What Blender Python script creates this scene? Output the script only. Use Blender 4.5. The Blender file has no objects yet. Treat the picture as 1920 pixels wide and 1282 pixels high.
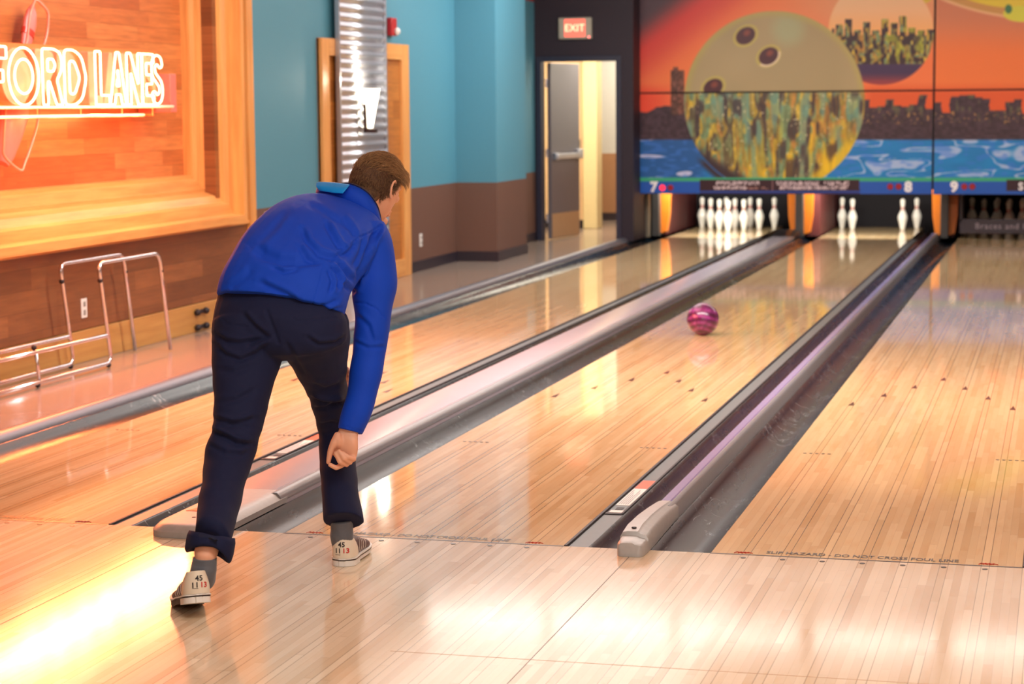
import bpy, bmesh, math, random
import numpy as np
from mathutils import Vector, Matrix, noise
from mathutils.bvhtree import BVHTree
random.seed(7)
D = bpy.data
SC = bpy.context.scene
COL = SC.collection
PI = math.pi

# ------------------------------------------------------------------ camera
CAM = np.array([2.74386, -7.05625, 1.55191])
YAW, PITCH, ROLL, FPX = .259465, -.113006, -.0083805, 3908.404
_f = np.array([-math.sin(YAW)*math.cos(PITCH), math.cos(YAW)*math.cos(PITCH), math.sin(PITCH)])
_r = np.array([math.cos(YAW), math.sin(YAW), 0.]); _u = np.cross(_r, _f)
RIGHT = _r*math.cos(ROLL)+_u*math.sin(ROLL); UP = -_r*math.sin(ROLL)+_u*math.cos(ROLL); FWD = _f
def at(u, v, Y):
    """world point on the plane y=Y that the photograph shows at (u,v)"""
    d = (u-960)/FPX*RIGHT-(v-641)/FPX*UP+FWD
    return Vector(CAM+d*((Y-CAM[1])/d[1]))
def to_px(P):
    d = np.asarray(P)-CAM; z = d@FWD
    return 960+FPX*(d@RIGHT)/z, 641-FPX*(d@UP)/z
cd = D.cameras.new('camera'); cam = D.objects.new('camera', cd); COL.objects.link(cam)
cd.sensor_width = 36; cd.lens = FPX*36/1920; cd.clip_start = .05; cd.clip_end = 80
cam.matrix_world = Matrix(((RIGHT[0], UP[0], -FWD[0], CAM[0]), (RIGHT[1], UP[1], -FWD[1], CAM[1]), (RIGHT[2], UP[2], -FWD[2], CAM[2]), (0, 0, 0, 1)))
cd.dof.use_dof = True; cd.dof.focus_distance = 7.0; cd.dof.aperture_fstop = 4.5
SC.camera = cam

# ------------------------------------------------------------------ light
vs = SC.view_settings
SC.display_settings.display_device = 'sRGB'
vs.view_transform = 'Standard'; vs.look = 'None'; vs.gamma = 1; vs.use_curve_mapping = False
vs.exposure = 0.15
w = D.worlds.new('world'); SC.world = w; w.use_nodes = True
w.node_tree.nodes['Background'].inputs[0].default_value = (.55, .5, .6, 1)
w.node_tree.nodes['Background'].inputs[1].default_value = .25
def lamp(name, kind, loc, power, col=(1, 1, 1), size=1, size_y=None, aim=None, spread=None):
    l = D.lights.new(name, kind); l.energy = power; l.color = col
    o = D.objects.new(name, l); COL.objects.link(o); o.location = loc
    if kind == 'AREA':
        l.size = size
        if size_y: l.shape = 'RECTANGLE'; l.size_y = size_y
        if spread: l.spread = spread
    else:
        l.shadow_soft_size = size
    if aim is not None:
        o.rotation_euler = (Vector(aim)-Vector(loc)).to_track_quat('-Z', 'Y').to_euler()
    return o
# unseen area lamps added under the ceiling as fill, no real fixtures
WARM = (1, .955, .9)
lamp('approach_fill', 'AREA', (2.6, -3.0, 3.27), 100, WARM, 4.5, 1.2, (2.6, -3.0, 0))  # added to brighten the approach
lamp('concourse_fill', 'AREA', (3.5, -8.6, 3.27), 240, WARM, 5, 1.5, (3.2, -7.6, 0))  # added fill from behind the camera, lifts the jacket
lamp('lane_fill', 'AREA', (.9, 4.0, 3.27), 320, WARM, 6, .6, (.9, 4.5, 0))  # added for more diffuse light on the lane boards
lamp('walkway_fill', 'AREA', (-1.5, 9.0, 3.27), 85, (1, .95, .9), 2.6, 7.5, (-1.5, 9.0, 0))  # added to brighten the left wall
lamp('column_fill', 'AREA', (-1.2, 12.4, 3.2), 45, (1, .97, .94), .5, 1.2, (-2.9, 13.2, 1.6))  # added to brighten the blue wall and its column
lamp('mask_fill', 'AREA', (1.3, 13.9, 3.24), 180, (1, .95, .9), 7.5, 3.2, (1.3, 14.5, 0))  # broad soft lamp added to light the masks, imitates a bright ceiling

# ------------------------------------------------------------------ helpers
def lin(c):
    return tuple((x/255/12.92 if x/255 <= .04045 else ((x/255+.055)/1.055)**2.4) for x in c)
class NT:
    def __init__(s, name):
        s.m = D.materials.new(name); s.m.use_nodes = True; s.t = s.m.node_tree; s.n = s.t.nodes; s.b = s.n['Principled BSDF']
    def add(s, kind, **k):
        x = s.n.new(kind)
        for a, b in k.items(): setattr(x, a, b)
        return x
    def link(s, a, b): s.t.links.new(a, b)
    def inp(s, node, i, val):
        if hasattr(val, 'type') and hasattr(val, 'is_linked') or isinstance(val, bpy.types.NodeSocket): s.link(val, node.inputs[i])
        else: node.inputs[i].default_value = val
    def math(s, op, a, b=0., c=0.):
        x = s.add('ShaderNodeMath', operation=op); s.inp(x, 0, a); s.inp(x, 1, b); s.inp(x, 2, c); return x.outputs[0]
    def mix(s, fac, a, b, bt='MIX'):
        x = s.add('ShaderNodeMix', data_type='RGBA', blend_type=bt); s.inp(x, 0, fac); s.inp(x, 6, a); s.inp(x, 7, b); return x.outputs[2]
    def comb(s, a, b, c=0.):
        x = s.add('ShaderNodeCombineXYZ'); s.inp(x, 0, a); s.inp(x, 1, b); s.inp(x, 2, c); return x.outputs[0]
    def noise(s, vec, scale, detail=2., rough=.5):
        x = s.add('ShaderNodeTexNoise'); s.link(vec, x.inputs['Vector']); x.inputs['Scale'].default_value = scale
        x.inputs['Detail'].default_value = detail; x.inputs['Roughness'].default_value = rough; return x.outputs['Fac']
    def white(s, vec):
        x = s.add('ShaderNodeTexWhiteNoise', noise_dimensions='3D'); s.link(vec, x.inputs['Vector']); return x.outputs['Value']
    def ramp(s, fac, stops):
        x = s.add('ShaderNodeValToRGB'); s.link(fac, x.inputs[0]); e = x.color_ramp.elements
        while len(e) < len(stops): e.new(.5)
        for q, (p, c) in zip(e, stops): q.position = p; q.color = (*c, 1)
        return x.outputs[0]
    def pos(s, space='Object'):
        if space == 'World': return s.add('ShaderNodeNewGeometry').outputs['Position']
        return s.add('ShaderNodeTexCoord').outputs[space]
    def xyz(s, v):
        x = s.add('ShaderNodeSeparateXYZ'); s.link(v, x.inputs[0]); return x.outputs
    def bump(s, h, strength=.3, dist=.002):
        x = s.add('ShaderNodeBump'); x.inputs['Strength'].default_value = strength; x.inputs['Distance'].default_value = dist
        s.link(h, x.inputs['Height']); s.link(x.outputs[0], s.b.inputs['Normal'])
def mat(name, rgb, rough=.5, metal=0., spec=.5, var=.08, scale=30., bump=0., coat=0., sheen=0., linear=False):
    n = NT(name); c = rgb if linear else lin(rgb)
    f = n.noise(n.pos('Object'), scale, 3)
    a = tuple(min(1, x*(1-var)) for x in c)+(1,); b = tuple(min(1, x*(1+var)) for x in c)+(1,)
    n.link(n.mix(f, a, b), n.b.inputs['Base Color'])
    n.b.inputs['Roughness'].default_value = rough; n.b.inputs['Metallic'].default_value = metal
    n.b.inputs['Specular IOR Level'].default_value = spec
    if coat: n.b.inputs['Coat Weight'].default_value = coat; n.b.inputs['Coat Roughness'].default_value = .08
    if sheen: n.b.inputs['Sheen Weight'].default_value = sheen
    if bump: n.bump(n.noise(n.pos('Object'), scale*6, 2), bump, .001)
    return n.m
def glow(name, rgb, strength, base=(.8, .8, .8)):
    n = NT(name); n.b.inputs['Base Color'].default_value = (*base, 1)
    n.b.inputs['Emission Color'].default_value = (*rgb, 1); n.b.inputs['Emission Strength'].default_value = strength
    f = n.noise(n.pos('Object'), 8.); n.link(n.math('MULTIPLY_ADD', f, .1, .35), n.b.inputs['Roughness']); return n.m

def tag(o, label=None, cat=None, group=None, kind=None):
    if label: o['label'] = label
    if cat: o['category'] = cat
    if group: o['group'] = group
    if kind: o['kind'] = kind
    return o
def thing(name, loc, label, cat, group=None):
    o = D.objects.new(name, None); COL.objects.link(o); o.location = loc; o.empty_display_size = .1
    return tag(o, label, cat, group)
def link_mesh(name, me, m, parent=None, origin=None, smooth=40, bev=0, label=None):
    """vertices are given in world space; the object gets the parent's (or own) origin"""
    org = Vector(origin) if origin is not None else Vector((0, 0, 0))
    if parent is not None:
        q = parent; acc = Vector((0, 0, 0))
        while q is not None: acc += q.location; q = q.parent
        org = acc
    if org.length: me.transform(Matrix.Translation(-org))
    if smooth:
        me.polygons.foreach_set('use_smooth', [True]*len(me.polygons))
        if smooth < 180: me.set_sharp_from_angle(angle=math.radians(smooth))
    o = D.objects.new(name, me); COL.objects.link(o)
    if parent is not None: o.parent = parent
    else: o.location = org
    if isinstance(m, (list, tuple)):
        for x in m: me.materials.append(x)
    elif m is not None and not me.materials: me.materials.append(m)
    if bev:
        b = o.modifiers.new('bevel', 'BEVEL'); b.width = bev; b.segments = 2; b.limit_method = 'ANGLE'; b.angle_limit = math.radians(35)
    if label: o['label'] = label
    return o
class MB:
    def __init__(s): s.v = []; s.f = []; s.mi = []; s.m = 0
    def face(s, idx): s.f.append(tuple(idx)); s.mi.append(s.m)
    def box(s, x0, x1, y0, y1, z0, z1):
        n = len(s.v); s.v += [(x0, y0, z0), (x1, y0, z0), (x1, y1, z0), (x0, y1, z0), (x0, y0, z1), (x1, y0, z1), (x1, y1, z1), (x0, y1, z1)]
        for q in ((0, 3, 2, 1), (4, 5, 6, 7), (0, 1, 5, 4), (1, 2, 6, 5), (2, 3, 7, 6), (3, 0, 4, 7)): s.face([n+i for i in q])
        return s
    def rings(s, rings, closed=False, caps=True):
        n0 = len(s.v); k = len(rings[0])
        for r in rings: s.v += [tuple(p) for p in r]
        m = len(rings)
        for i in range(m if closed else m-1):
            a = n0+i*k; b = n0+((i+1) % m)*k
            for j in range(k):
                j2 = (j+1) % k; s.face((a+j, a+j2, b+j2, b+j))
        if caps and not closed:
            s.face([n0+j for j in range(k)][::-1]); s.face([n0+(m-1)*k+j for j in range(k)])
        return s
    def tube(s, pts, r, n=10, closed=False):
        P = [Vector(p) for p in pts]; m = len(P); R = r if isinstance(r, (list, tuple)) else [r]*m
        T = []
        for i in range(m):
            a = P[i-1] if (i or closed) else P[i]; b = P[(i+1) % m] if (i < m-1 or closed) else P[i]
            t = (b-a); T.append(t.normalized() if t.length > 1e-9 else Vector((0, 0, 1)))
        up = Vector((0, 0, 1)) if abs(T[0].z) < .9 else Vector((1, 0, 0))
        N = T[0].cross(up).normalized(); rs = []
        for i in range(m):
            N = (N-T[i]*N.dot(T[i]));
            N = N.normalized() if N.length > 1e-6 else T[i].orthogonal().normalized()
            B = T[i].cross(N)
            rs.append([P[i]+(N*math.cos(2*PI*j/n)+B*math.sin(2*PI*j/n))*R[i] for j in range(n)])
        return s.rings(rs, closed)
    def lathe(s, prof, c=(0, 0, 0), n=24, M=None):
        rs = []
        for r, z in prof:
            ring = [Vector((r*math.cos(2*PI*j/n), r*math.sin(2*PI*j/n), z)) for j in range(n)]
            if M is not None: ring = [M @ p for p in ring]
            rs.append([p+Vector(c) for p in ring])
        return s.rings(rs)
    def prism(s, poly, axis, a, b):
        """poly of 2-D points extruded along an axis from a to b"""
        def mk(p, t): return {'x': (t, p[0], p[1]), 'y': (p[0], t, p[1]), 'z': (p[0], p[1], t)}[axis]
        return s.rings([[mk(p, a) for p in poly], [mk(p, b) for p in poly]])
    def ellipsoid(s, c, rx, ry, rz, n=20, m=12, M=None):
        rs = []
        for i in range(m+1):
            t = PI*i/m; t = min(max(t, .02), PI-.02)
            ring = [Vector((rx*math.sin(t)*math.cos(2*PI*j/n), ry*math.sin(t)*math.sin(2*PI*j/n), -rz*math.cos(t))) for j in range(n)]
            if M is not None: ring = [M @ p for p in ring]
            rs.append([p+Vector(c) for p in ring])
        return s.rings(rs)
    def mesh(s, name):
        me = D.meshes.new(name); me.from_pydata([tuple(p) for p in s.v], [], s.f)
        me.polygons.foreach_set('material_index', s.mi); me.validate()
        bm = bmesh.new(); bm.from_mesh(me); bmesh.ops.recalc_face_normals(bm, faces=bm.faces); bm.to_mesh(me); bm.free(); return me
    def build(s, name, m, parent=None, origin=None, smooth=40, bev=0, label=None):
        return link_mesh(name, s.mesh(name), m, parent, origin, smooth, bev, label)
def struct(mb, name, m, smooth=40, bev=0, parent=None):
    o = mb.build(name, m, parent, smooth=smooth, bev=bev); o['kind'] = 'structure'; return o
def text_mesh(txt, size, M, extrude=0., space=1., offset=0., align='CENTER'):
    """lettering as a mesh: local x right, local y up, placed by matrix M"""
    c = D.curves.new('lettering', 'FONT'); c.body = txt; c.size = size; c.extrude = extrude; c.align_x = align; c.align_y = 'CENTER'
    c.space_character = space; c.offset = offset; c.resolution_u = 3
    o = D.objects.new('lettering', c); COL.objects.link(o)
    dg = bpy.context.evaluated_depsgraph_get(); me = D.meshes.new_from_object(o.evaluated_get(dg))
    D.objects.remove(o); me.transform(M); me.materials.clear(); return me
def arc(cx, cy, r, a0, a1, n=8, ry=None):
    ry = r if ry is None else ry
    return [(cx+r*math.cos(math.radians(a0+(a1-a0)*i/n)), cy+ry*math.sin(math.radians(a0+(a1-a0)*i/n))) for i in range(n+1)]
def fillet(pts, r, n=5):
    out = [Vector(pts[0])]
    for i in range(1, len(pts)-1):
        p = Vector(pts[i]); a = (Vector(pts[i-1])-p); b = (Vector(pts[i+1])-p)
        q = min(r, a.length*.45, b.length*.45); A = p+a.normalized()*q; B = p+b.normalized()*q
        for k in range(n+1):
            t = k/n; out.append(A*(1-t)**2+p*2*t*(1-t)+B*t*t)
    out.append(Vector(pts[-1])); return out
# ------------------------------------------------------------------ materials
BW = 1.054/39
def lane_material(name, tint, dark, light, rough, seam_dark=.35, coat=.35):
    """maple strip boards running down the lane; u is metres across from the left board"""
    n = NT(name); uv = n.xyz(n.add('ShaderNodeUVMap').outputs[0]); X, Y = uv[0], uv[1]
    bi = n.math('FLOOR', n.math('DIVIDE', X, BW))
    r1 = n.white(n.comb(bi, 3.7, 1.)); off = n.math('MULTIPLY', r1, 7.)
    ln = n.math('MULTIPLY_ADD', n.white(n.comb(bi, 9.1, 4.)), .5, .45)
    si = n.math('FLOOR', n.math('DIVIDE', n.math('ADD', Y, off), ln))
    r2 = n.white(n.comb(bi, si, 2.)); r3 = n.math('MULTIPLY_ADD', r2, .7, n.math('MULTIPLY', r1, .3))
    c = n.ramp(r3, [(.0, dark), (.35, tuple((a*.4+b*.6) for a, b in zip(dark, light))), (.7, light), (1., tuple(min(1, x*1.08) for x in light))])
    g = n.noise(n.comb(n.math('MULTIPLY', X, 60.), n.math('ADD', n.math('MULTIPLY', Y, 3.), n.math('MULTIPLY', r2, 50.)), 0.), 1., 4, .6)
    g2 = n.noise(n.comb(n.math('MULTIPLY', X, 14.), n.math('ADD', n.math('MULTIPLY', Y, 2.5), n.math('MULTIPLY', r2, 90.)), 0.), 1., 3, .6)
    c = n.mix(n.math('MULTIPLY', g, .28), c, (*[x*.62 for x in light], 1), 'MIX')
    st = n.ramp(g2, [(.5, (0, 0, 0)), (.75, (1, 1, 1))])
    c = n.mix(n.math('MULTIPLY', st, .35), c, (*tint, 1), 'MULTIPLY')
    # dark seams either side of every fifth board
    m5 = n.math('PINGPONG', n.math('SUBTRACT', X, BW*4.5), BW*2.5)
    d5 = n.math('ABSOLUTE', n.math('SUBTRACT', m5, BW*.5))
    s5 = n.math('LESS_THAN', d5, .0014)
    mb = n.math('PINGPONG', X, BW*.5); sb = n.math('MULTIPLY', n.math('LESS_THAN', mb, .0005), .22)
    # end joints
    fy = n.math('FRACT', n.math('DIVIDE', n.math('ADD', Y, off), ln)); se = n.math('MULTIPLY', n.math('LESS_THAN', fy, .003), .25)
    s = n.math('MAXIMUM', n.math('MULTIPLY', s5, seam_dark*2), n.math('MAXIMUM', sb, se))
    c = n.mix(s, c, (.09, .055, .035, 1))
    n.link(c, n.b.inputs['Base Color'])
    sc = n.noise(n.comb(n.math('MULTIPLY', X, 9.), n.math('MULTIPLY', Y, 1.2), 0.), 3., 4, .6)
    n.link(n.math('MULTIPLY_ADD', sc, rough*.5, rough*.75), n.b.inputs['Roughness'])
    n.b.inputs['Specular IOR Level'].default_value = .5 if coat > .12 else .38
    n.b.inputs['Coat Weight'].default_value = coat; n.b.inputs['Coat Roughness'].default_value = rough*.6
    wv = n.noise(n.comb(n.math('MULTIPLY', X, 37.), n.math('MULTIPLY', Y, .6), 0.), 1., 2)
    n.bump(wv, .03, .001)
    return n.m
def plank_material(name, dark, light, ph, plen, rough=.45, axis=(1, 2), grain=1.):
    """horizontal timber boards in world space; axis picks (along, up)"""
    n = NT(name); p = n.xyz(n.pos('World')); A, B = p[axis[0]], p[axis[1]]
    bi = n.math('FLOOR', n.math('DIVIDE', B, ph)); r1 = n.white(n.comb(bi, 5.3, 1.))
    si = n.math('FLOOR', n.math('DIVIDE', n.math('ADD', A, n.math('MULTIPLY', r1, 5.)), plen)); r2 = n.white(n.comb(bi, si, 7.))
    c = n.mix(r2, (*dark, 1), (*light, 1))
    g = n.noise(n.comb(n.math('MULTIPLY', A, 2.2), n.math('MULTIPLY', B, 26.), n.math('MULTIPLY', r2, 30.)), 1.6, 5, .62)
    gr = n.ramp(g, [(.35, (0, 0, 0)), (.7, (1, 1, 1))])
    c = n.mix(n.math('MULTIPLY', gr, .45*grain), c, (*[x*.45 for x in dark], 1))
    fb = n.math('FRACT', n.math('DIVIDE', B, ph)); s = n.math('MULTIPLY', n.math('LESS_THAN', fb, .03), .5)
    c = n.mix(s, c, (*[x*.3 for x in dark], 1)); n.link(c, n.b.inputs['Base Color'])
    n.b.inputs['Roughness'].default_value = rough; n.bump(g, .15, .002); return n.m
def grain_material(name, dark, light, axis, rough=.4):
    n = NT(name); p = n.xyz(n.pos('World')); k = [22., 22., 22.]; k[axis] = 1.3
    g = n.noise(n.comb(n.math('MULTIPLY', p[0], k[0]), n.math('MULTIPLY', p[1], k[1]), n.math('MULTIPLY', p[2], k[2])), 1., 5, .6)
    n.link(n.ramp(g, [(.3, dark), (.7, light)]), n.b.inputs['Base Color']); n.b.inputs['Roughness'].default_value = rough
    n.bump(g, .1, .002); return n.m
def brushed(name, rgb, rough, scratch=0., metal=.85):
    n = NT(name); p = n.xyz(n.pos('World')); c = lin(rgb)
    g = n.noise(n.comb(n.math('MULTIPLY', p[0], 9.), n.math('MULTIPLY', p[1], 1.3), 0.), 2., 5, .65)
    col = n.mix(g, (*[x*.7 for x in c], 1), (*[min(1, x*1.25) for x in c], 1))
    if scratch:
        v = n.add('ShaderNodeTexNoise'); v.inputs['Scale'].default_value = 3.2; v.inputs['Detail'].default_value = 5; v.inputs['Roughness'].default_value = .62; v.inputs['Distortion'].default_value = 1.2
        n.link(n.pos('World'), v.inputs['Vector'])
        line = n.math('LESS_THAN', n.math('ABSOLUTE', n.math('SUBTRACT', v.outputs['Fac'], .5)), .0035)
        k = n.noise(n.pos('World'), 1.6, 2); gate = n.math('GREATER_THAN', k, .53)
        col = n.mix(n.math('MULTIPLY', n.math('MULTIPLY', line, gate), scratch), col, (.32, .36, .38, 1))
    n.link(col, n.b.inputs['Base Color']); n.b.inputs['Metallic'].default_value = metal
    n.link(n.math('MULTIPLY_ADD', g, rough*.6, rough*.7), n.b.inputs['Roughness']); return n.m

M_lane = lane_material('lane_boards', (.86, .62, .38), lin((216, 180, 130)), lin((234, 204, 158)), .062, .35, .15)
M_approach = lane_material('approach_boards', (.9, .72, .52), lin((208, 178, 142)), lin((231, 211, 182)), .11, .24, .1)
M_gutter = brushed('gutter_composite', (14, 27, 38), .26, .8, .3)
M_ledge = mat('grey_bumper_ledge', (104, 110, 112), .42, .2)
M_black = mat('black_rubber', (34, 26, 32), .55, var=.1)
M_covertop = mat('pale_grey_cover_plastic', (184, 178, 188), .26, 0, .5, .04, 6)
M_coveredge = mat('grey_cover_edging', (150, 152, 156), .3, .25, var=.05)
M_nose = mat('cast_grey_nose', (176, 176, 174), .42, .15, var=.12, scale=40, bump=.15)
M_capviolet = mat('violet_grey_cap', (158, 148, 196), .2, .1, var=.05)
M_kerb = mat('satin_aluminium_kerb', (120, 120, 130), .36, .6, var=.05)
M_walk = mat('beige_vinyl_floor', (150, 134, 122), .16, var=.06, scale=4)
M_under = mat('dark_subfloor', (30, 26, 30), .8)
M_blue = mat('blue_wall_paint', (76, 140, 163), .6, var=.03, scale=60, bump=.1)
M_brown = mat('brown_wall_paint', (104, 74, 62), .6, var=.04, scale=60, bump=.1)
M_blackwall = mat('plum_black_paint', (36, 24, 38), .6, var=.06)
M_base = mat('dark_vinyl_baseboard', (42, 36, 46), .4)
M_red = mat('red_band_paint', (150, 40, 40), .6)
M_ceil = mat('white_ceiling_tile', (232, 226, 228), .9, var=.03, scale=20)
M_cream = mat('cream_paint', (228, 205, 160), .6, var=.04)
M_greywall = mat('pale_grey_paint', (190, 190, 186), .6)
M_tanwall = mat('tan_corridor_paint', (160, 118, 84), .6)
M_plank = plank_material('sign_back_planks', lin((186, 100, 52)), lin((226, 146, 84)), .105, .75, .32)
M_wallplank = plank_material('brown_wall_planks', lin((120, 72, 42)), lin((158, 100, 58)), .125, 1.1, .35)
M_oakY = grain_material('honey_oak_along', lin((206, 140, 74)), lin((232, 172, 100)), 1)
M_oakZ = grain_material('honey_oak_upright', lin((206, 140, 74)), lin((232, 172, 100)), 2)
M_pilaster = plank_material('pilaster_planks', lin((170, 104, 48)), lin((198, 128, 62)), .16, 3., .35)
M_basewood = grain_material('wood_base_board', lin((176, 126, 66)), lin((198, 150, 84)), 1)
M_steel = mat('galvanised_sheet', (196, 200, 210), .3, .9, var=.1, scale=12)
M_chrome = mat('chrome_tube', (225, 225, 232), .14, 1., var=.02)
M_white = mat('white_plastic', (232, 232, 228), .4, var=.03)
M_pin = mat('white_pin_plastic', (246, 242, 232), .12, var=.02, coat=.5)
M_pinred = mat('red_pin_stripe', (205, 62, 50), .2)
M_orange = mat('orange_panel', (206, 112, 22), .45)
M_postgrey = mat('grey_post_metal', (62, 60, 58), .5, .2)
M_maroon = mat('dark_maroon_panel', (76, 22, 22), .6)
M_pit = mat('pit_curtain_black', (24, 18, 24), .8)
M_door = mat('slate_grey_door', (104, 100, 106), .35, var=.03)
M_frame = mat('navy_door_frame', (38, 42, 62), .4)
M_kick = mat('brown_kick_plate', (176, 140, 104), .4)
M_exit = mat('exit_housing', (178, 176, 160), .4)
G_exit = glow('exit_red_glow', (1, .13, .08), 1.6, (.5, .05, .05)); G_exitl = glow('exit_letter_glow', (1, .45, .2), 2.2)
G_tube = glow('fluorescent_tube', (1, .97, .92), 13)
G_pit = glow('pit_tube', (1, .96, .84), 11)
G_sconce = glow('sconce_glass', (1, .86, .6), 7)

# ------------------------------------------------------------------ floors and lanes
XL = -3.15                         # face of the left wall
LANES = [(-1.759, 7), (0., 8), (1.579, 9), (3.338, 10)]
YEND = 19.3
def uvquad(rects, name, z=0., thick=.0):
    """flat strips [(x0,x1,y0,y1,u0)] with metric uvs"""
    bm = bmesh.new(); L = bm.loops.layers.uv.new('UVMap')
    for x0, x1, y0, y1, u0 in rects:
        vs_ = [bm.verts.new((x, y, z)) for x, y in ((x0, y0), (x1, y0), (x1, y1), (x0, y1))]
        f = bm.faces.new(vs_)
        for l in f.loops: l[L].uv = (l.vert.co.x-u0, l.vert.co.y)
        if thick:
            lo = [bm.verts.new((v.co.x, v.co.y, z-thick)) for v in vs_]
            for i in range(4):
                g = bm.faces.new((vs_[i], lo[i], lo[(i+1) % 4], vs_[(i+1) % 4]))
                for l in g.loops: l[L].uv = (l.vert.co.x-u0, l.vert.co.y)
    me = D.meshes.new(name); bm.normal_update(); bm.to_mesh(me); bm.free(); return me
edges = [(-6.2, -2.2, -2.813), (-2.2, -1.1, -1.759), (-1.1, -.3525, -1.759), (-.3525, 1.3165, 0.), (1.3165, 2.98, 1.579), (2.98, 7.4, 3.338)]
o = link_mesh('floor', uvquad([(a, b, -10., 0., u) for a, b, u in edges], 'floor', 0, .12), M_approach, smooth=0); o['kind'] = 'structure'
b = MB().box(-6.2, -2.14, 0., 16.25, -.1, 0.); b.box(4.4, 7.4, 0., 16.6, -.1, 0.); struct(b, 'floor', M_walk, smooth=0)
b = MB().box(-3.3, 7.4, 0.001, 20.4, -.2, -.12); struct(b, 'floor', M_under, smooth=0)

M_ink = mat('black_floor_ink', (38, 30, 32), .3); M_inkred = mat('red_floor_ink', (190, 52, 40), .3)
M_arrow = mat('dark_arrow_inlay', (84, 34, 28), .2); M_deck = mat('pale_pin_deck', (204, 176, 130), .1, var=.05, scale=6)
M_tail = mat('tan_tail_plank', (170, 120, 66), .3)
lane_desc = {7: 'maple bowling lane nearest the orange sign wall, a full rack at its end', 8: 'maple bowling lane in the middle with the purple ball rolling on it',
             9: 'maple bowling lane right of the narrow violet cap, unlit pins at its end', 10: 'maple bowling lane at the far right beyond the second ball return cover'}
for x0, num in LANES:
    r = thing('bowling_lane', (x0, 0, 0), lane_desc[num], 'bowling lane', 'lanes side by side')
    link_mesh('lane_surface', uvquad([(x0, x0+1.054, 0.0012, YEND-1.15, x0)], 'lane', 0, .1), M_lane, r, smooth=0)
    MB().box(x0, x0+1.054, YEND-1.15, YEND, -.1, 0.).build('pin_deck', M_deck, r, label='paler pin deck at the end of the lane')
    MB().box(x0, x0+1.054, YEND, YEND+.05, -.1, -.002).build('tail_plank', M_tail, r)
    if num == 10: continue
    mk = MB().box(x0, x0+1.054, -.007, .005, -.001, .0006); mk.build('foul_line', M_ink, r, smooth=0)
    M = Matrix.Translation((x0+.515, .05, .0012)) @ Matrix.Diagonal((1.0, 1.2, 1, 1))
    me = text_mesh('SLIP HAZARD - DO NOT CROSS FOUL LINE', .0485, M, offset=.0006)
    k = .655/(max(v.co.x for v in me.vertices)-min(v.co.x for v in me.vertices)); me.transform(Matrix.Translation((x0+.515, 0, 0)) @ Matrix.Diagonal((k, 1, 1, 1)) @ Matrix.Translation((-x0-.515, 0, 0)))
    link_mesh('foul_line_lettering', me, M_ink, r, smooth=0, label='black painted words SLIP HAZARD - DO NOT CROSS FOUL LINE')
    for dx in (.1, .93):
        b = MB()
        for q in range(4): b.tube([(x0+dx+q*.013-.02, .018, .001), (x0+dx+q*.013-.012, .036, .001), (x0+dx+q*.013+.004, .022, .001)], .0016, 4)
        b.build('red_mark', M_inkred, r, smooth=0, label='small red mark at the end of the foul line words')
    for i in range(7):
        cx = x0+BW*(5*(i+1)-.5)
        MB().lathe([(.0095, .0), (.0095, .0009)], (cx, -.052, .0002), 12).build('approach_dot', M_ink, r, smooth=0)
        k = 3-abs(i-3); cy = 3.75+k*.36
        MB().prism([(cx-.015, cy-.075), (cx+.015, cy-.075), (cx, cy+.075)], 'z', .0, .0009).build('lane_arrow', M_arrow, r, smooth=0)
    for q in (1, 2, 3, 4, 5, 34, 35, 36, 37, 38):
        cx = x0+BW*(q*1.0+(1.5 if q < 20 else -.5)); MB().lathe([(.008, 0), (.008, .0009)], (cx, 2.15, .0002), 10).build('lane_dot', M_ink, r, smooth=0)
# cross seams of the approach
for x0, x1 in ((-2.2, -.3525), (.9, 3.0)):
    b = MB().box(x0, x1, -1.502, -1.4995, -.001, .0005); o = b.build('trim_1' if x0 < 0 else 'trim_2', mat('seam', (176, 130, 84), .4), smooth=0); o['kind'] = 'structure'
b = MB().box(1.314, 1.3165, -6., -.12, -.001, .0005); o = b.build('trim_3', mat('seam_dark', (96, 76, 66), .4), smooth=0); o['kind'] = 'structure'
b = MB().box(-.354, -.3515, -6., -.2, -.001, .0005); o = b.build('trim_4', D.materials['seam_dark'], smooth=0); o['kind'] = 'structure'

def channel(x0, x1, label, deep=.062, y1=YEND+.2):
    n = 14; pr = [(x0, -.004)]+[(x0+.006+(x1-x0-.012)*i/n, -.006-deep*math.sin(PI*i/n)**.7) for i in range(n+1)]+[(x1, -.004), (x1, -.11), (x0, -.11)]
    b = MB().prism([(p[0], p[1]) for p in pr], 'y', .002, y1)
    return tag(b.build('gutter', M_gutter, origin=((x0+x1)/2, 0, -.1), smooth=50), label, 'gutter')
channel(-2.054, -1.759, 'dark gutter between the left kerb and the lane nearest the sign wall')
channel(-.614, -.476, 'gutter on the left side of the wide pale ball return cover')
channel(-.208, 0., 'scuffed dark gutter right of the wide pale ball return cover, behind the bowler')
channel(1.141, 1.28, 'blue-grey gutter left of the narrow violet cap')
channel(1.357, 1.579, 'broad scratched dark gutter right of the narrow violet cap')
channel(2.66, 2.858, 'gutter at the right edge of the right-hand lane')
channel(3.127, 3.338, 'gutter right of the far right ball return cover')
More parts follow.
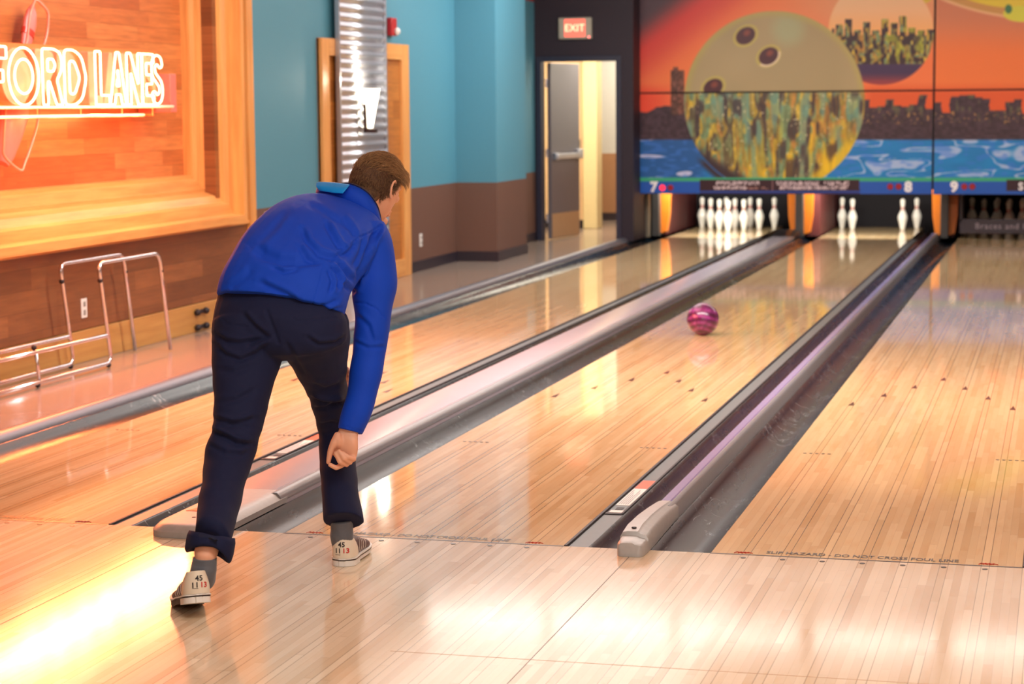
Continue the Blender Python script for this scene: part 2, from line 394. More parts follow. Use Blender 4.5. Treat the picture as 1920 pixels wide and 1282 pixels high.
def rail(x0, x1, label, sens=None):
    r = thing('bumper_rail', ((x0+x1)/2, 0, -.05), label, 'bumper rail')
    MB().box(x0+.012, x1, .002, 17., -.1, -.004).build('ledge', M_ledge, r, bev=.002)
    MB().box(x0, x0+.012, .002, 17.2, -.1, .004).build('edge_strip', M_black, r, bev=.002)
    if sens:
        y = sens
        MB().box(x1-.01, x1, y-.04, 17., -.05, .002).build('edge_strip', M_black, r, bev=.002)
        MB().box(x0+.014, x1-.002, y-.05, y-.02, -.02, .0).build('end_cap', M_black, r, bev=.002)
        MB().box(x0+.022, x1-.012, y-.005, y+.035, -.02, -.0022).build('switch_plate', M_white, r, bev=.001, label='small white switch plate')
        MB().box(x0+.034, x1-.024, y+.055, y+.1, -.02, -.0026).build('socket', M_black, r)
        lb = MB().box(x0+.018, x1-.008, y+.14, y+.5, -.02, -.0022).build('warning_label', M_white, r, label='white instruction label')
        MB().box(x0+.02, x1-.01, y+.5, y+.68, -.02, -.0014).build('orange_label', mat('label_orange', (226, 96, 52), .4), lb, label='orange end of the label')
        b = MB()
        for i in range(5):
            xx = x0+.026+i*.0085; b.box(xx, xx+.0022, y+.16, y+.46-(i % 3)*.05, -.004, -.0012)
        b.build('fine_print', mat('label_print', (150, 150, 158), .5), lb, smooth=0)
rail(-.705, -.62, 'grey bumper ledge with black edge left of the wide ball return cover', 1.55)
rail(1.054, 1.14, 'grey bumper ledge with white and orange label beside the middle lane', .66)
rail(2.634, 2.658, 'thin edge strip along the right side of the right-hand lane')

def cover(x0, x1, h, label, emblem=True):
    r = thing('ball_return_cover', ((x0+x1)/2, 0, 0), label, 'ball return cover')
    b = MB().prism([(x0, -.08), (x0, h-.006), (x0+.012, h), (x1-.05, h), (x1-.046, h-.006), (x1-.042, h-.006), (x1-.038, h+.002), (x1-.012, h+.002), (x1, h-.014), (x1, -.08)], 'y', .55, 16.58)
    b.build('cover_top', M_covertop, r, smooth=30)
    MB().prism([(x1-.036, h+.002), (x1-.012, h+.004), (x1+.003, h-.012), (x1+.003, h-.03), (x1-.02, h-.03)], 'y', .5, 16.58).build('edge_rail', M_coveredge, r, smooth=60)
    # rounded nose: stacked plan outlines
    rs = []; cx = (x0+x1)/2; w_ = (x1-x0)/2+.004
    for z, k in ((0.0005, 0.0), (.022, .0), (.026, .004), (h-.004, .02), (h+.001, .035), (h+.002, .06)):
        ring = []
        for i in range(25):
            a = PI+PI*i/24; ring.append((cx+(w_-k)*math.copysign(abs(math.cos(a))**.55, math.cos(a)), .02+(.2-k)*(-abs(math.sin(a))**.6), z))
        ring += [(cx+w_-k, .57, z), (cx-w_+k, .57, z)]; rs.append(ring)
    MB().rings(rs).build('nose', M_nose, r, smooth=35)
    MB().lathe([(.008, h+.002), (.008, h+.0035)], (cx-.005, -.02, 0), 12).build('screw_hole', M_black, r)
    if emblem:
        b = MB(); z = h+.0035
        for (a, c, y0, y1) in ((-.085, .02, .09, .15), (-.03, .055, .16, .24), (-.07, -.035, .17, .25)):
            b.prism([(cx+a, y0), (cx+c, y0), (cx+c+.02, y1), (cx+a+.02, y1)], 'z', h+.0015, z)
        b.build('emblem', mat('emblem_red', (222, 70, 44), .3), r, smooth=0, label='faded red printed emblem on the nose')
    return r
cover(-.475, -.21, .045, 'wide pale grey ball return cover with rounded nose behind the left foot')
cover(2.86, 3.125, .045, 'wide pale grey ball return cover at the far right of the hall', False)
r = thing('division_cap', (1.318, 0, 0), 'narrow violet cap between the middle and right lanes, grey nose in front', 'lane divider cap')
x0, x1, h = 1.281, 1.355, .058
MB().prism([(x0, -.08), (x0, h-.008), (x0+.006, h-.001), (x0+.04, h), (x0+.044, h-.004), (x0+.05, h-.004), (x0+.05, -.08)], 'y', .55, 17.2).build('cap_top', M_capviolet, r, smooth=30, label='violet-tinted top of the cap')
MB().prism([(x0+.05, -.08), (x0+.05, h+.003), (x0+.056, h+.006), (x1-.008, h), (x1, h-.014), (x1, -.08)], 'y', .5, 17.2).build('side_rail', M_coveredge, r, smooth=30)
rs = []
for y, hw, zt in ((-.125, .03, .011), (-.12, .04, .048), (-.1, .047, .055), (-.04, .05, .058), (-.035, .05, .072), (.05, .05, .082), (.22, .047, .083), (.4, .044, .076), (.56, .042, .066), (.6, .041, .062)):
    cx = 1.318-.002
    z0 = .0006 if y < .0 else .0006
    ring = [(cx-hw, y, z0), (cx-hw, y, zt*.72), (cx-hw*.82, y, zt*.95), (cx-hw*.5, y, zt), (cx+hw*.25, y, zt), (cx+hw*.4, y, zt*.9), (cx+hw*.8, y, zt*.84), (cx+hw, y, zt*.66), (cx+hw, y, z0)]
    rs.append(ring)
MB().rings(rs).build('nose', M_nose, r, smooth=45)
MB().lathe([(.009, 0), (.009, .0035)], (1.308, .0, .0765), 12).build('screw_hole', M_black, r)
# kerb left of the first lane
r = thing('lane_kerb', (-2.06, 0, 0), 'rounded satin metal kerb between the walkway and the first gutter', 'kerb')
prf = [(-2.15, -.1), (-2.15, .012), (-2.14, .03), (-2.125, .04), (-2.105, .038), (-2.085, .03), (-2.068, .016), (-2.06, .004), (-2.056, -.01), (-2.056, -.1)]
MB().prism(prf, 'y', -.05, 16.9).build('kerb_profile', M_kerb, r, smooth=50)
MB().box(-2.165, -2.15, -.05, 16.2, 0., .012).build('edge_highlight', mat('pink_highlight', (214, 120, 150), .3), r, label='thin strip painted as a pink highlight beside the walkway')  # pink highlight along the kerb edge, put in as a coloured strip
# ------------------------------------------------------------------ left wall and hall shell
H = 3.3
WX = -3.10                        # face of the timber cladding
struct(MB().box(XL-.1, XL, 7.45, 13.02, .79, H), 'wall_left', M_blue, 0)
struct(MB().box(XL-.1, XL, 7.45, 13.02, .0, .79), 'wall_left', M_brown, 0)
struct(MB().box(XL-.1, -2.73, 13.02, 14.2, .79, H), 'wall_left', M_blue, 0)
struct(MB().box(XL-.1, -2.73, 13.02, 14.2, .0, .79), 'wall_left', M_brown, 0)
struct(MB().box(XL-.1, XL, 14.2, 16.25, .79, 2.72), 'wall_left', M_blue, 0)
struct(MB().box(XL-.1, XL, 14.2, 16.25, .0, .79), 'wall_left', M_brown, 0)
struct(MB().box(XL-.1, XL, 14.2, 16.25, 2.72, H), 'wall_left', M_red, 0)
struct(MB().box(XL, XL+.012, 11.45, 13.02, .0, .1).box(XL, -2.718, 13.008, 13.02, 0, .1).box(-2.73, -2.718, 13.02, 14.21, 0, .1).box(XL, XL+.012, 14.21, 16.24, 0, .1).box(XL, XL+.012, 7.5, 8.6, 0, .1), 'baseboard_left', M_base, 0)
# timber clad wall with the shadow box opening
AY0, AY1, AZ0, AZ1 = 1.55, 6.68, 1.08, 2.62
b = MB().box(-3.5, WX, -8., 7.42, .2, AZ0-.2).box(-3.5, WX, -8., AY0, AZ0-.2, H).box(-3.5, WX, AY1+.1, 7.42, AZ0-.2, H).box(-3.5, WX, AY0, AY1+.1, AZ1, H)
struct(b, 'wall_left', M_wallplank, 0)
struct(MB().box(-3.5, WX+.014, -8., 6.95, 0., .195), 'baseboard_left', M_basewood, 0, .004)
struct(MB().box(-3.5, WX+.03, 7.36, 7.47, 0., H), 'trim_5', M_oakZ, 0, .004)
struct(MB().box(-3.5, WX+.02, -8., 7.36, .70, .725), 'trim_6', M_oakY, 0, .003)
struct(MB().box(-3.42, -3.30, AY0-.1, AY1+.2, AZ0-.1, AZ1+.1), 'wall_left', M_plank, 0)
# moulded frame of the shadow box
r = thing('sign_frame', (-3.1, 4.1, .73), 'deep honey-oak moulded frame around the glowing neon sign', 'frame')
FP = [(-3.31, 0.), (-3.245, 0.), (-3.245, .028), (-3.215, .04), (-3.205, .095), (-3.185, .1), (-3.185, .125), (-3.11, .15), (-3.085, .2), (-3.05, .215), (-3.045, .285), (-2.965, .295), (-2.965, .35), (-3.13, .35), (-3.13, .3), (-3.31, .3)]
def frame_side(a0, a1, horizontal, sign, base, name):
    # profile swept along one side with mitred ends
    rs = []
    for end, s in ((a0, -1), (a1, 1)):
        ring = []
        for x, o_ in FP:
            e = end+s*o_
            ring.append((x, e, base+sign*o_) if horizontal else (x, base+sign*o_, e))
        rs.append(ring)
    MB().rings(rs).build(name, M_oakY if horizontal else M_oakZ, r, smooth=25)
frame_side(AY0, AY1, True, -1, AZ0, 'bottom_rail'); frame_side(AY0, AY1, True, 1, AZ1, 'top_rail')
frame_side(AZ0, AZ1, False, 1, AY1, 'stile'); frame_side(AZ0, AZ1, False, -1, AY0, 'stile')

# ------------------------------------------------------------------ neon sign
NEON = (1., .21, .055)
G_neon = glow('neon_tube_glow', (1, .52, .26), 5.5)
G_neonbar = glow('neon_bar_glow', (1, .2, .03), 1.4)
M_offtube = mat('unlit_pink_tube', (240, 150, 130), .2)
M_raceway = mat('orange_raceway', (236, 128, 70), .3)
M_letterback = mat('pale_letter_face', (214, 150, 120), .4)
r = thing('neon_sign', (-3.05, 4.6, 1.5), 'glowing orange-white neon sign reading FORD LANES on its raceway', 'neon sign')
def sx(y): return -2.975-.045*max(0., y-4.3)**1.5*.6
Z0, Z1 = 1.575, 1.9
def rnd(pts, rad=.03, closed=True):
    P = [Vector((p[0], p[1], 0)) for p in pts]; m = len(P); out = []
    for i in range(m):
        p = P[i]; a = P[i-1]-p; c = P[(i+1) % m]-p; q = min(rad, a.length*.45, c.length*.45)
        A = p+a.normalized()*q; B = p+c.normalized()*q
        for k in range(4):
            t = k/3; out.append(A*(1-t)**2+p*2*t*(1-t)+B*t*t)
    return [(p.x, p.y) for p in out]
def glyph(ch, w):
    """outline loops in a w x 1 box"""
    s = .3*w if w < .75 else .24
    if ch == 'O': return [arc(w/2, .5, w/2, 0, 350, 28, .5), arc(w/2, .5, w/2-.22, 0, 345, 22, .3)]
    if ch == 'F': return [rnd([(0, 0), (.22, 0), (.22, .4), (w*.8, .4), (w*.8, .6), (.22, .6), (.22, .8), (w, .8), (w, 1), (0, 1)])]
    if ch == 'R': return [rnd([(0, 0), (.2, 0), (.2, .42), (.26, .42), (w-.24, 0), (w, 0), (w*.72, .45), (w*.96, .62), (w, .78), (w*.9, .94), (w*.6, 1), (0, 1)], .06), rnd([(.2, .6), (.2, .82), (w*.55, .82), (w*.66, .71), (w*.55, .6)], .05)]
    if ch == 'D': return [rnd([(0, 0), (w*.45, 0), (w*.8, .12), (w, .5), (w*.8, .88), (w*.45, 1), (0, 1)], .12), rnd([(.2, .2), (w*.45, .2), (w*.7, .5), (w*.45, .8), (.2, .8)], .1)]
    if ch == 'L': return [rnd([(0, 0), (w, 0), (w, .18), (.24, .18), (.24, 1), (0, 1)])]
    if ch == 'A': return [rnd([(0, 0), (.2, 0), (w*.36, .2), (w*.64, .2), (w-.2, 0), (w, 0), (w*.6, 1), (w*.4, 1)]), rnd([(w*.4, .36), (w*.6, .36), (w*.5, .68)], .04)]
    if ch == 'N': return [rnd([(0, 0), (.19, 0), (.19, .62), (w-.2, 0), (w, 0), (w, 1), (w-.19, 1), (w-.19, .4), (.2, 1), (0, 1)])]
    if ch == 'E': return [rnd([(0, 0), (w, 0), (w, .18), (.2, .18), (.2, .41), (w*.85, .41), (w*.85, .59), (.2, .59), (.2, .82), (w, .82), (w, 1), (0, 1)])]
    if ch == 'S':
        outer = [(0, .22), (.1, .05), (w*.5, 0), (w*.88, .08), (w, .28), (w*.9, .46), (w*.35, .64), (w*.3, .74), (w*.5, .82), (w*.76, .72), (w, .78), (w*.86, .95), (w*.5, 1), (w*.12, .93), (0, .72), (w*.1, .55), (w*.66, .36), (w*.7, .27), (w*.5, .18), (w*.24, .28)]
        return [rnd(outer, .1)]
# (letter, left edge u in the photograph, right edge u)
LET = [('F', -22, 13), ('O', 16, 73), ('R', 80, 117), ('D', 121, 162), ('L', 179, 205), ('A', 206, 236), ('N', 238, 266), ('E', 267, 288), ('S', 284, 305)]
def y_of(u):
    y = 4.5
    for _ in range(12):
        p = at(u, 150, y); y += (sx(y)-p.x)*-2.1 if False else 0
        # walk along the sign's own curve until it meets the sight line
        d = (u-960)/FPX*RIGHT-(150-641)/FPX*UP+FWD; t = (sx(y)-CAM[0])/d[0]; y = CAM[1]+d[1]*t
    return y
lights = []
for ch, u0, u1 in LET:
    ya, yb = y_of(u0), y_of(u1); hh = Z1-Z0
    par = MB()
    for loop in glyph(ch, (yb-ya)/hh):
        pts = [(sx(ya+p[0]*hh), ya+p[0]*hh, Z0+p[1]*hh) for p in loop]
        par.tube(pts, .0062, 8, closed=True)
    par.build('letter', G_neon, r, smooth=180, label='glowing neon outline letter '+ch)
    # painted sheet behind the tubes
    lp = glyph(ch, (yb-ya)/hh)[0]
    b = MB(); b.rings([[(sx(ya+p[0]*hh)-q, ya+p[0]*hh, Z0+p[1]*hh) for p in lp] for q in (.045, .11)]); b.build('letter_face', M_letterback, r, smooth=0)
    lights.append(((ya+yb)/2, yb-ya))
b = MB()
n = 14; ys = [2.2+(5.92-2.2)*i/n for i in range(n+1)]
b.rings([[(sx(y)-.11, y, Z0-.02), (sx(y)-.11, y, Z1+.03), (sx(y)-.16, y, Z1+.03), (sx(y)-.16, y, Z0-.02)] for y in ys]); b.build('raceway', M_raceway, r, smooth=30)
b = MB().tube([(sx(y)+.005, y, Z0-.065) for y in ys[:-2]], .009, 8); b.build('neon_bar', G_neonbar, r, smooth=180, label='orange neon bar under the letters')
b = MB().tube([(sx(y), y, Z0-.012) for y in ys], .008, 8); b.build('neon_bar', G_neonbar, r, smooth=180)
for y in (3.9, 4.45, 5.05, 5.55): MB().tube([(sx(y)-.11, y, Z0-.065), (sx(y), y, Z0-.065), (sx(y), y, Z0-.01)], .006, 6).build('bracket', M_raceway, r)
MB().box(-3.29, sx(5.95)-.02, 5.93, 6.03, Z0-.05, Z1-.12).build('end_box', mat('pink_end_box', (226, 120, 110), .35), r, bev=.004)
for yy in (2.6, 3.6, 4.7, 5.6): MB().box(-3.31, sx(yy)-.12, yy-.02, yy+.02, 1.68, 1.74).build('mount', M_raceway, r)
for y, w_ in lights:
    l = lamp('neon_light', 'POINT', (sx(y)+.09, y, 1.49), 4*max(.5, w_/.25), NEON, .03)
for y in (2.6, 3.9, 5.2): lamp('neon_strip_light', 'AREA', (sx(y)+.03, y, 1.535), 56, NEON, 1.28, .04, (sx(y)+3, y, .6))
# pin figure behind the letters
r = thing('neon_pin', (-3.28, 3.9, 1.2), 'tilted pink bowling pin figure with red neck bands behind the neon letters', 'bowling pin sign')
A = Vector((-3.22, 4.36, 2.17)); B = Vector((-3.22, 3.93, 1.24)); ax = (A-B).normalized(); sd = ax.cross(Vector((1, 0, 0))).normalized()
PP = [(0, .001), (.0, .05), (.06, .085), (.2, .125), (.33, .145), (.47, .125), (.6, .075), (.68, .05), (.74, .046), (.82, .06), (.89, .064), (.95, .05), (.995, .02), (1., .001)]
Lp = (A-B).length
def pinring(f0, f1, grow=1.):
    rs = []
    for t, w_ in PP:
        if t < f0 or t > f1: continue
        c = B+ax*(t*Lp); rs.append([c+sd*(w_*grow*math.cos(a))+Vector((1, 0, 0))*(w_*.45*grow*math.sin(a)) for a in [2*PI*j/20 for j in range(20)]])
    return rs
MB().rings(pinring(0, 1)).build('pin_body', mat('pink_pin_paint', (232, 130, 124), .35), r, smooth=60)
for t0 in (.70, .80):
    rs = []
    for t in (t0, t0+.035):
        w_ = .052 if t0 < .75 else .062; c = B+ax*(t*Lp); rs.append([c+sd*(w_*math.cos(a))+Vector((1, 0, 0))*(w_*.5*math.sin(a)) for a in [2*PI*j/20 for j in range(20)]])
    MB().rings(rs).build('neck_band', M_pinred, r)
lp = []
for t, w_ in PP[1:-1]: lp.append(B+ax*(t*Lp)+sd*(w_+.05)+Vector((.06, 0, 0)))
for t, w_ in PP[1:-1][::-1]: lp.append(B+ax*(t*Lp)-sd*(w_+.05)+Vector((.06, 0, 0)))
lp2 = []
for i in range(len(lp)):
    a, b_, c, d = lp[i-1], lp[i], lp[(i+1) % len(lp)], lp[(i+2) % len(lp)]
    for k in range(4):
        t = k/4; lp2.append(.5*((2*b_)+(c-a)*t+(2*a-5*b_+4*c-d)*t*t+(3*b_-a-3*c+d)*t**3))
MB().tube(lp2, .008, 8, closed=True).build('outline_tube', M_offtube, r, smooth=180)

# ------------------------------------------------------------------ pilaster with corrugated sheet and sconce
r = thing('wood_pilaster', (XL, 10.2, 0), 'oak-framed wooden wall panel behind the corrugated metal strip', 'wall panel')
y0, y1, zt = 9.04, 11.36, 2.11
MB().box(XL, XL+.02, y0, y1, 0, zt).build('panel', M_pilaster, r)
for a, c in ((y0, y0+.17), (y1-.2, y1)): MB().box(XL, XL+.05, a, c, 0, zt).build('stile', M_oakZ, r, bev=.004)
MB().box(XL, XL+.05, y0+.17, y1-.2, zt-.14, zt).build('top_rail', M_oakY, r, bev=.004)
MB().box(XL, XL+.05, y0+.17, y1-.2, 0, .16).build('bottom_rail', M_oakY, r, bev=.004)
r = thing('corrugated_column', (-3.0, 10., 0), 'corrugated galvanised metal strip running up the wooden wall panel', 'metal cladding')
cy0, cy1, cx0 = 9.36, 10.58, -3.075
bm = bmesh.new(); nz = 600; rows = []
for i in range(nz+1):
    z = H*i/nz; rows.append([bm.verts.new((cx0+.011*math.cos(2*PI*z/.0765), y, z)) for y in (cy0, cy1)])
for i in range(nz): bm.faces.new((rows[i][0], rows[i][1], rows[i+1][1], rows[i+1][0]))
me = D.meshes.new('corr'); bm.to_mesh(me); bm.free()
o = link_mesh('corrugated_sheet', me, M_steel, r, smooth=180); o.modifiers.new('solid', 'SOLIDIFY').thickness = .002
MB().box(XL+.052, cx0-.013, cy0+.01, cy1-.01, 0, H).build('core', M_greywall, r)
for y in (cy0, cy1): MB().box(XL+.052, cx0+.016, y-.012, y+.012, 0, H).build('edge_trim', mat('edge_steel', (170, 176, 186), .35, .8), r, bev=.002)
r = thing('wall_sconce', (-3.035, 9.9, 1.35), 'glowing white glass wall sconce on the corrugated metal strip', 'wall lamp')
MB().box(-3.043, -3.015, 9.87, 9.93, 1.33, 1.62).build('back_plate', mat('dark_bronze', (58, 38, 34), .4, .5), r, bev=.004)
MB().box(-3.025, -2.935, 9.87, 9.93, 1.33, 1.36).build('bracket', D.materials['dark_bronze'], r, bev=.004)
rs = []
for z, hw, dp in ((1.37, .05, .05), (1.42, .055, .06), (1.55, .075, .085), (1.7, .11, .115)):
    rs.append([(-3.038+dp*math.sin(a)+.0, 9.95+hw*math.cos(a), z) for a in [PI*j/12 for j in range(13)]])
MB().rings(rs).build('glass_shade', G_sconce, r, smooth=60, label='glowing tapered glass shade')
lamp('sconce_light', 'POINT', (-2.94, 9.95, 1.78), 9, (1, .86, .66), .04)
r = thing('fire_alarm', (XL, 10.95, 2.2), 'small red fire alarm high on the blue wall', 'fire alarm')
MB().box(XL, XL+.05, 10.87, 11.02, 2.18, 2.34).build('housing', mat('alarm_red', (176, 30, 36), .35), r, bev=.008)
MB().lathe([(.001, 0), (.03, .005), (.035, .02), (.02, .04), (.001, .045)], (XL+.05, 10.97, 2.22), 14, Matrix.Rotation(PI/2, 4, 'Y')).build('strobe_lens', mat('clear_lens', (225, 225, 225), .2), r)
def outlet(y, z, x, label):
    r = thing('wall_outlet', (x, y, z-.06), label, 'outlet')
    MB().box(x, x+.008, y-.038, y+.038, z-.06, z+.06).build('cover_plate', M_white, r, bev=.003)
    for dz in (-.026, .026): MB().box(x+.008, x+.011, y-.016, y+.016, z+dz-.016, z+dz+.016).build('socket', mat('socket_grey', (150, 146, 140), .5) if 'socket_grey' not in D.materials else D.materials['socket_grey'], r, bev=.002)
outlet(4.65, .33, WX, 'white wall outlet on the timber wall behind the chrome ramp frames')
outlet(11.8, .29, XL, 'white wall outlet on the brown wall right of the wooden panel')
outlet(7.86, .70, XL, 'white wall outlet on the brown wall just behind the bowler\'s back')

# ------------------------------------------------------------------ chrome ramp frames leaning at the wall
def ramp(x, dy, label):
    r = thing('ball_ramp_frame', (x, 3.4+dy, 0), label, 'ramp frame', 'chrome ball ramp frames at the timber wall')
    R_ = .0125; P = lambda y, z, dx=0.: (x+dx, y+dy, z)
    main = fillet([P(2.6, .03), P(4.3, .03), P(4.16, .64), P(5.02, .64), P(5.16, .012)], .07)
    MB().tube(main, R_, 10).build('side_tube', M_chrome, r, smooth=180)
    MB().tube(fillet([P(2.6, .205), P(4.24, .2), P(4.25, .19)], .03), R_, 10).build('upper_rail', M_chrome, r, smooth=180)
    for y in (2.75, 3.35): MB().tube([P(y, .205), P(y+.03, .03)], R_*.85, 8).build('strut', M_chrome, r, smooth=180)
    for y, z in ((3.33, .225), (3.36, .01), (4.18, .53), (5.05, .52), (4.26, .012)): MB().ellipsoid(P(y, z+.006), .016, .016, .016, 10, 6).build('rubber_foot', M_black, r)
    MB().tube([P(4.3, .03), P(4.16, .64)], R_*1.0, 8)
    return r
ra = ramp(-3.0, 0, 'chrome tube ball ramp frame standing nearest the timber wall')
rb = ramp(-2.8, .1, 'chrome tube ball ramp frame standing in front, nearer the lane')
for z, lab in ((.14, 'upper pair of black rubber bumpers low on the timber wall'), (.035, 'lower pair of black rubber bumpers at the foot of the timber wall')):
    r = thing('rubber_bumper', (WX+.03, 6.4, z), lab, 'rubber bumper')
    for y in (6.32, 6.47): MB().ellipsoid((WX+.035, y, z), .024, .024, .024, 12, 8).build('bumper_ball', M_black, r)
    MB().box(WX+.012, WX+.03, 6.32, 6.47, z-.012, z+.012).build('plate', M_black, r)

# ------------------------------------------------------------------ end wall, door, corridor
DY = 16.25; DX0, DX1, DZ = -3.07, -2.198, 2.042
struct(MB().box(XL-.1, DX0-.04, DY, DY+.14, 0, H).box(DX1+.04, -2.0, DY, DY+.14, 0, H).box(DX0-.04, DX1+.04, DY, DY+.14, DZ+.04, H), 'wall_back', M_blackwall, 0)
struct(MB().box(-2.06, -2.0, DY+.14, 20.2, 0, H), 'wall_back', M_blackwall, 0)
struct(MB().box(-2.06, 7.4, 20.2, 20.3, -.1, H), 'wall_back', M_pit, 0)
r = thing('door_frame', (-2.63, DY, 0), 'navy metal door frame set in the black wall', 'door frame')
b = MB().box(DX0-.06, DX0, DY-.02, DY+.16, 0, DZ+.06); b.build('jamb', M_frame, r, bev=.004)
b = MB().box(DX1, DX1+.06, DY-.02, DY+.16, 0, DZ+.06); b.build('jamb', M_frame, r, bev=.004)
b = MB().box(DX0, DX1, DY-.02, DY+.16, DZ, DZ+.06); b.build('header', M_frame, r, bev=.004)
r['kind'] = 'structure'; r.name = 'trim_7'
for k_ in ('label', 'category'): del r[k_]
# leaf swung into the corridor
r = thing('corridor_door', (DX0+.03, DY+.15, 0), 'slate grey door standing open under the exit sign', 'door')
ang = math.radians(80)
def leaf(mb, x0, x1, t0, t1, z0, z1):
    n = len(mb.v); mb.box(x0, x1, t0, t1, z0, z1)
    for i in range(n, len(mb.v)):
        x, y, z = mb.v[i]; mb.v[i] = (DX0+.03+x*math.cos(ang)-y*math.sin(ang), DY+.15+x*math.sin(ang)+y*math.cos(ang), z)
    return mb
leaf(MB(), .0, .84, -.045, .0, .01, DZ-.01).build('leaf', M_door, r, bev=.003)
leaf(MB(), .02, .82, -.048, -.045, .02, .3).build('kick_plate', M_kick, r)
pb = leaf(MB(), .06, .78, -.11, -.07, .93, .99); leaf(pb, .04, .12, -.1, -.045, .92, 1.0); leaf(pb, .7, .84, -.1, -.045, .92, 1.03)
pb.build('push_bar', M_steel, r, bev=.006, label='bright metal push bar')
for z in (.25, 1.0, 1.8): MB().tube([(DX0+.025, DY+.14, z-.05), (DX0+.025, DY+.14, z+.05)], .012, 8).build('hinge', M_steel, r)
r = thing('exit_sign', (-2.67, DY-.05, 2.42), 'lit red exit sign in a grey housing above the open door', 'exit sign')
EX = at(1078, 53, DY-.05); ez = EX.z
MB().box(EX.x-.19, EX.x+.19, DY-.06, DY, ez-.12, ez+.12).build('housing', M_exit, r, bev=.008)
fc = MB().box(EX.x-.12, EX.x+.12, DY-.066, DY-.06, ez-.095, ez+.1).build('lit_face', G_exit, r)
me = text_mesh('EXIT', .115, Matrix.Translation((EX.x, DY-.0685, ez)) @ Matrix.Rotation(PI/2, 4, 'X'), .001)
link_mesh('lettering', me, G_exitl, fc, smooth=0)
MB().lathe([(.012, 0), (.012, .008)], (EX.x+.165, DY-.06, ez-.1), 10, Matrix.Rotation(PI/2, 4, 'X')).build('indicator', glow('exit_dot', (1, .05, .05), 3), r)
# corridor behind
struct(MB().box(-4.3, -2.06, DY+.0, 20.6, -.1, -.001), 'floor', M_walk, 0)
struct(MB().box(-4.3, -2.06, 20.5, 20.6, .9, H).box(-2.14, -2.06, DY+.16, 20.5, .9, H), 'wall_corridor', M_greywall, 0)
struct(MB().box(-2.16, -2.06, DY+.16, 20.5, .1, .9).box(-4.3, -2.06, 20.49, 20.6, .1, .9), 'wall_corridor', M_tanwall, 0)
struct(MB().box(-4.4, -4.3, DY, 20.6, 0, H), 'wall_corridor', M_cream, 0)
struct(MB().box(-2.18, -2.14, DY+.16, 20.5, 0, .1).box(-4.3, -2.1, 20.47, 20.49, 0, .1), 'baseboard_corridor', M_base, 0)
struct(MB().box(-4.4, -3.25, DY+.14, DY+.2, 0, H), 'wall_corridor', M_cream, 0)
q = at(1106, 300, 18.6)
struct(MB().box(q.x-.09, q.x+.09, 18.6, 18.9, 0, H), 'wall_corridor', mat('cream_column', (226, 208, 156), .5), 0, .006)
struct(MB().box(-4.3, q.x-.09, 18.75, 18.85, .1, H), 'wall_corridor', mat('warm_cream', (240, 206, 160), .6), 0)
struct(MB().box(-4.3, q.x-.09, 18.73, 18.85, 0, .1), 'baseboard_corridor', M_base, 0)
lamp('corridor_light', 'AREA', (-2.75, 17.4, 2.6), 75, (1, .9, .74), .7, .7, (-2.75, 17.4, 0))
lamp('corridor_light', 'AREA', (-2.7, 19.6, 2.6), 40, (1, .9, .74), .7, .7, (-2.7, 19.6, 0))
struct(MB().box(-4.4, -2.06, DY+.1, 20.6, 2.65, 2.7), 'ceiling', M_ceil, 0)
q = at(1081, 270, 18.72)
r = thing('wall_phone', (q.x, 18.74, q.z-.09), 'black wall phone in the corridor behind the door', 'wall phone')
MB().box(q.x-.05, q.x+.04, 18.68, 18.75, q.z-.1, q.z+.06).build('phone_body', M_black, r, bev=.01)
MB().tube([(q.x-.03, 18.66, q.z+.1), (q.x-.035, 18.655, q.z), (q.x-.03, 18.66, q.z-.08)], .018, 8).build('handset', M_black, r)
q = at(1078, 348, 18.66)
r = thing('floor_duster', (q.x, 18.68, 0), 'yellow-headed duster leaning in the corridor', 'duster')
MB().tube([(q.x, 18.72, q.z-.02), (q.x+.0, 18.72, 1.15)], .012, 8).build('handle', mat('duster_handle', (206, 148, 90), .5), r)
MB().ellipsoid((q.x, 18.68, q.z), .055, .04, .08, 14, 8).build('head', mat('duster_yellow', (238, 208, 24), .6), r)
MB().tube([(q.x, 18.72, 0), (q.x, 18.72, q.z)], .012, 8).build('handle', D.materials['duster_handle'], r)

# hall enclosure behind and right of the camera
struct(MB().box(-6.2, 7.4, -10., 16.3, H, H+.1), 'ceiling', M_ceil, 0)
struct(MB().box(-3.5, 7.4, 16.6, 20.4, H-.02, H+.1), 'ceiling', M_ceil, 0)
struct(MB().box(7.4, 7.5, -10, 20.4, -.1, H), 'wall_right', mat('warm_hall_paint', (206, 178, 156), .7), 0)
struct(MB().box(-6.2, 7.4, -10.1, -10, 0, H), 'wall_rear', D.materials['warm_hall_paint'], 0)
struct(MB().box(-6.3, -6.2, -10, -7.9, 0, H).box(-6.2, -3.5, -8.0, -7.9, 0, H), 'wall_left', D.materials['warm_hall_paint'], 0)
# row of ceiling tubes crossing the lanes
for i in range(7):
    xa = -2.95+i*1.2
    r = thing('ceiling_light', (xa+.56, 11.25, 3.19), '%s fluorescent light of the row above the lanes' % ('leftmost', 'second from left', 'third from left', 'middle', 'third from right', 'second from right', 'rightmost')[i], 'ceiling light', 'row of fluorescent lights above the lanes')
    MB().box(xa, xa+1.09, 11.15, 11.35, 3.22, 3.3).build('housing', M_white, r, bev=.004)
    MB().box(xa+.01, xa+1.08, 11.17, 11.33, 3.2, 3.22).build('diffuser', G_tube, r)
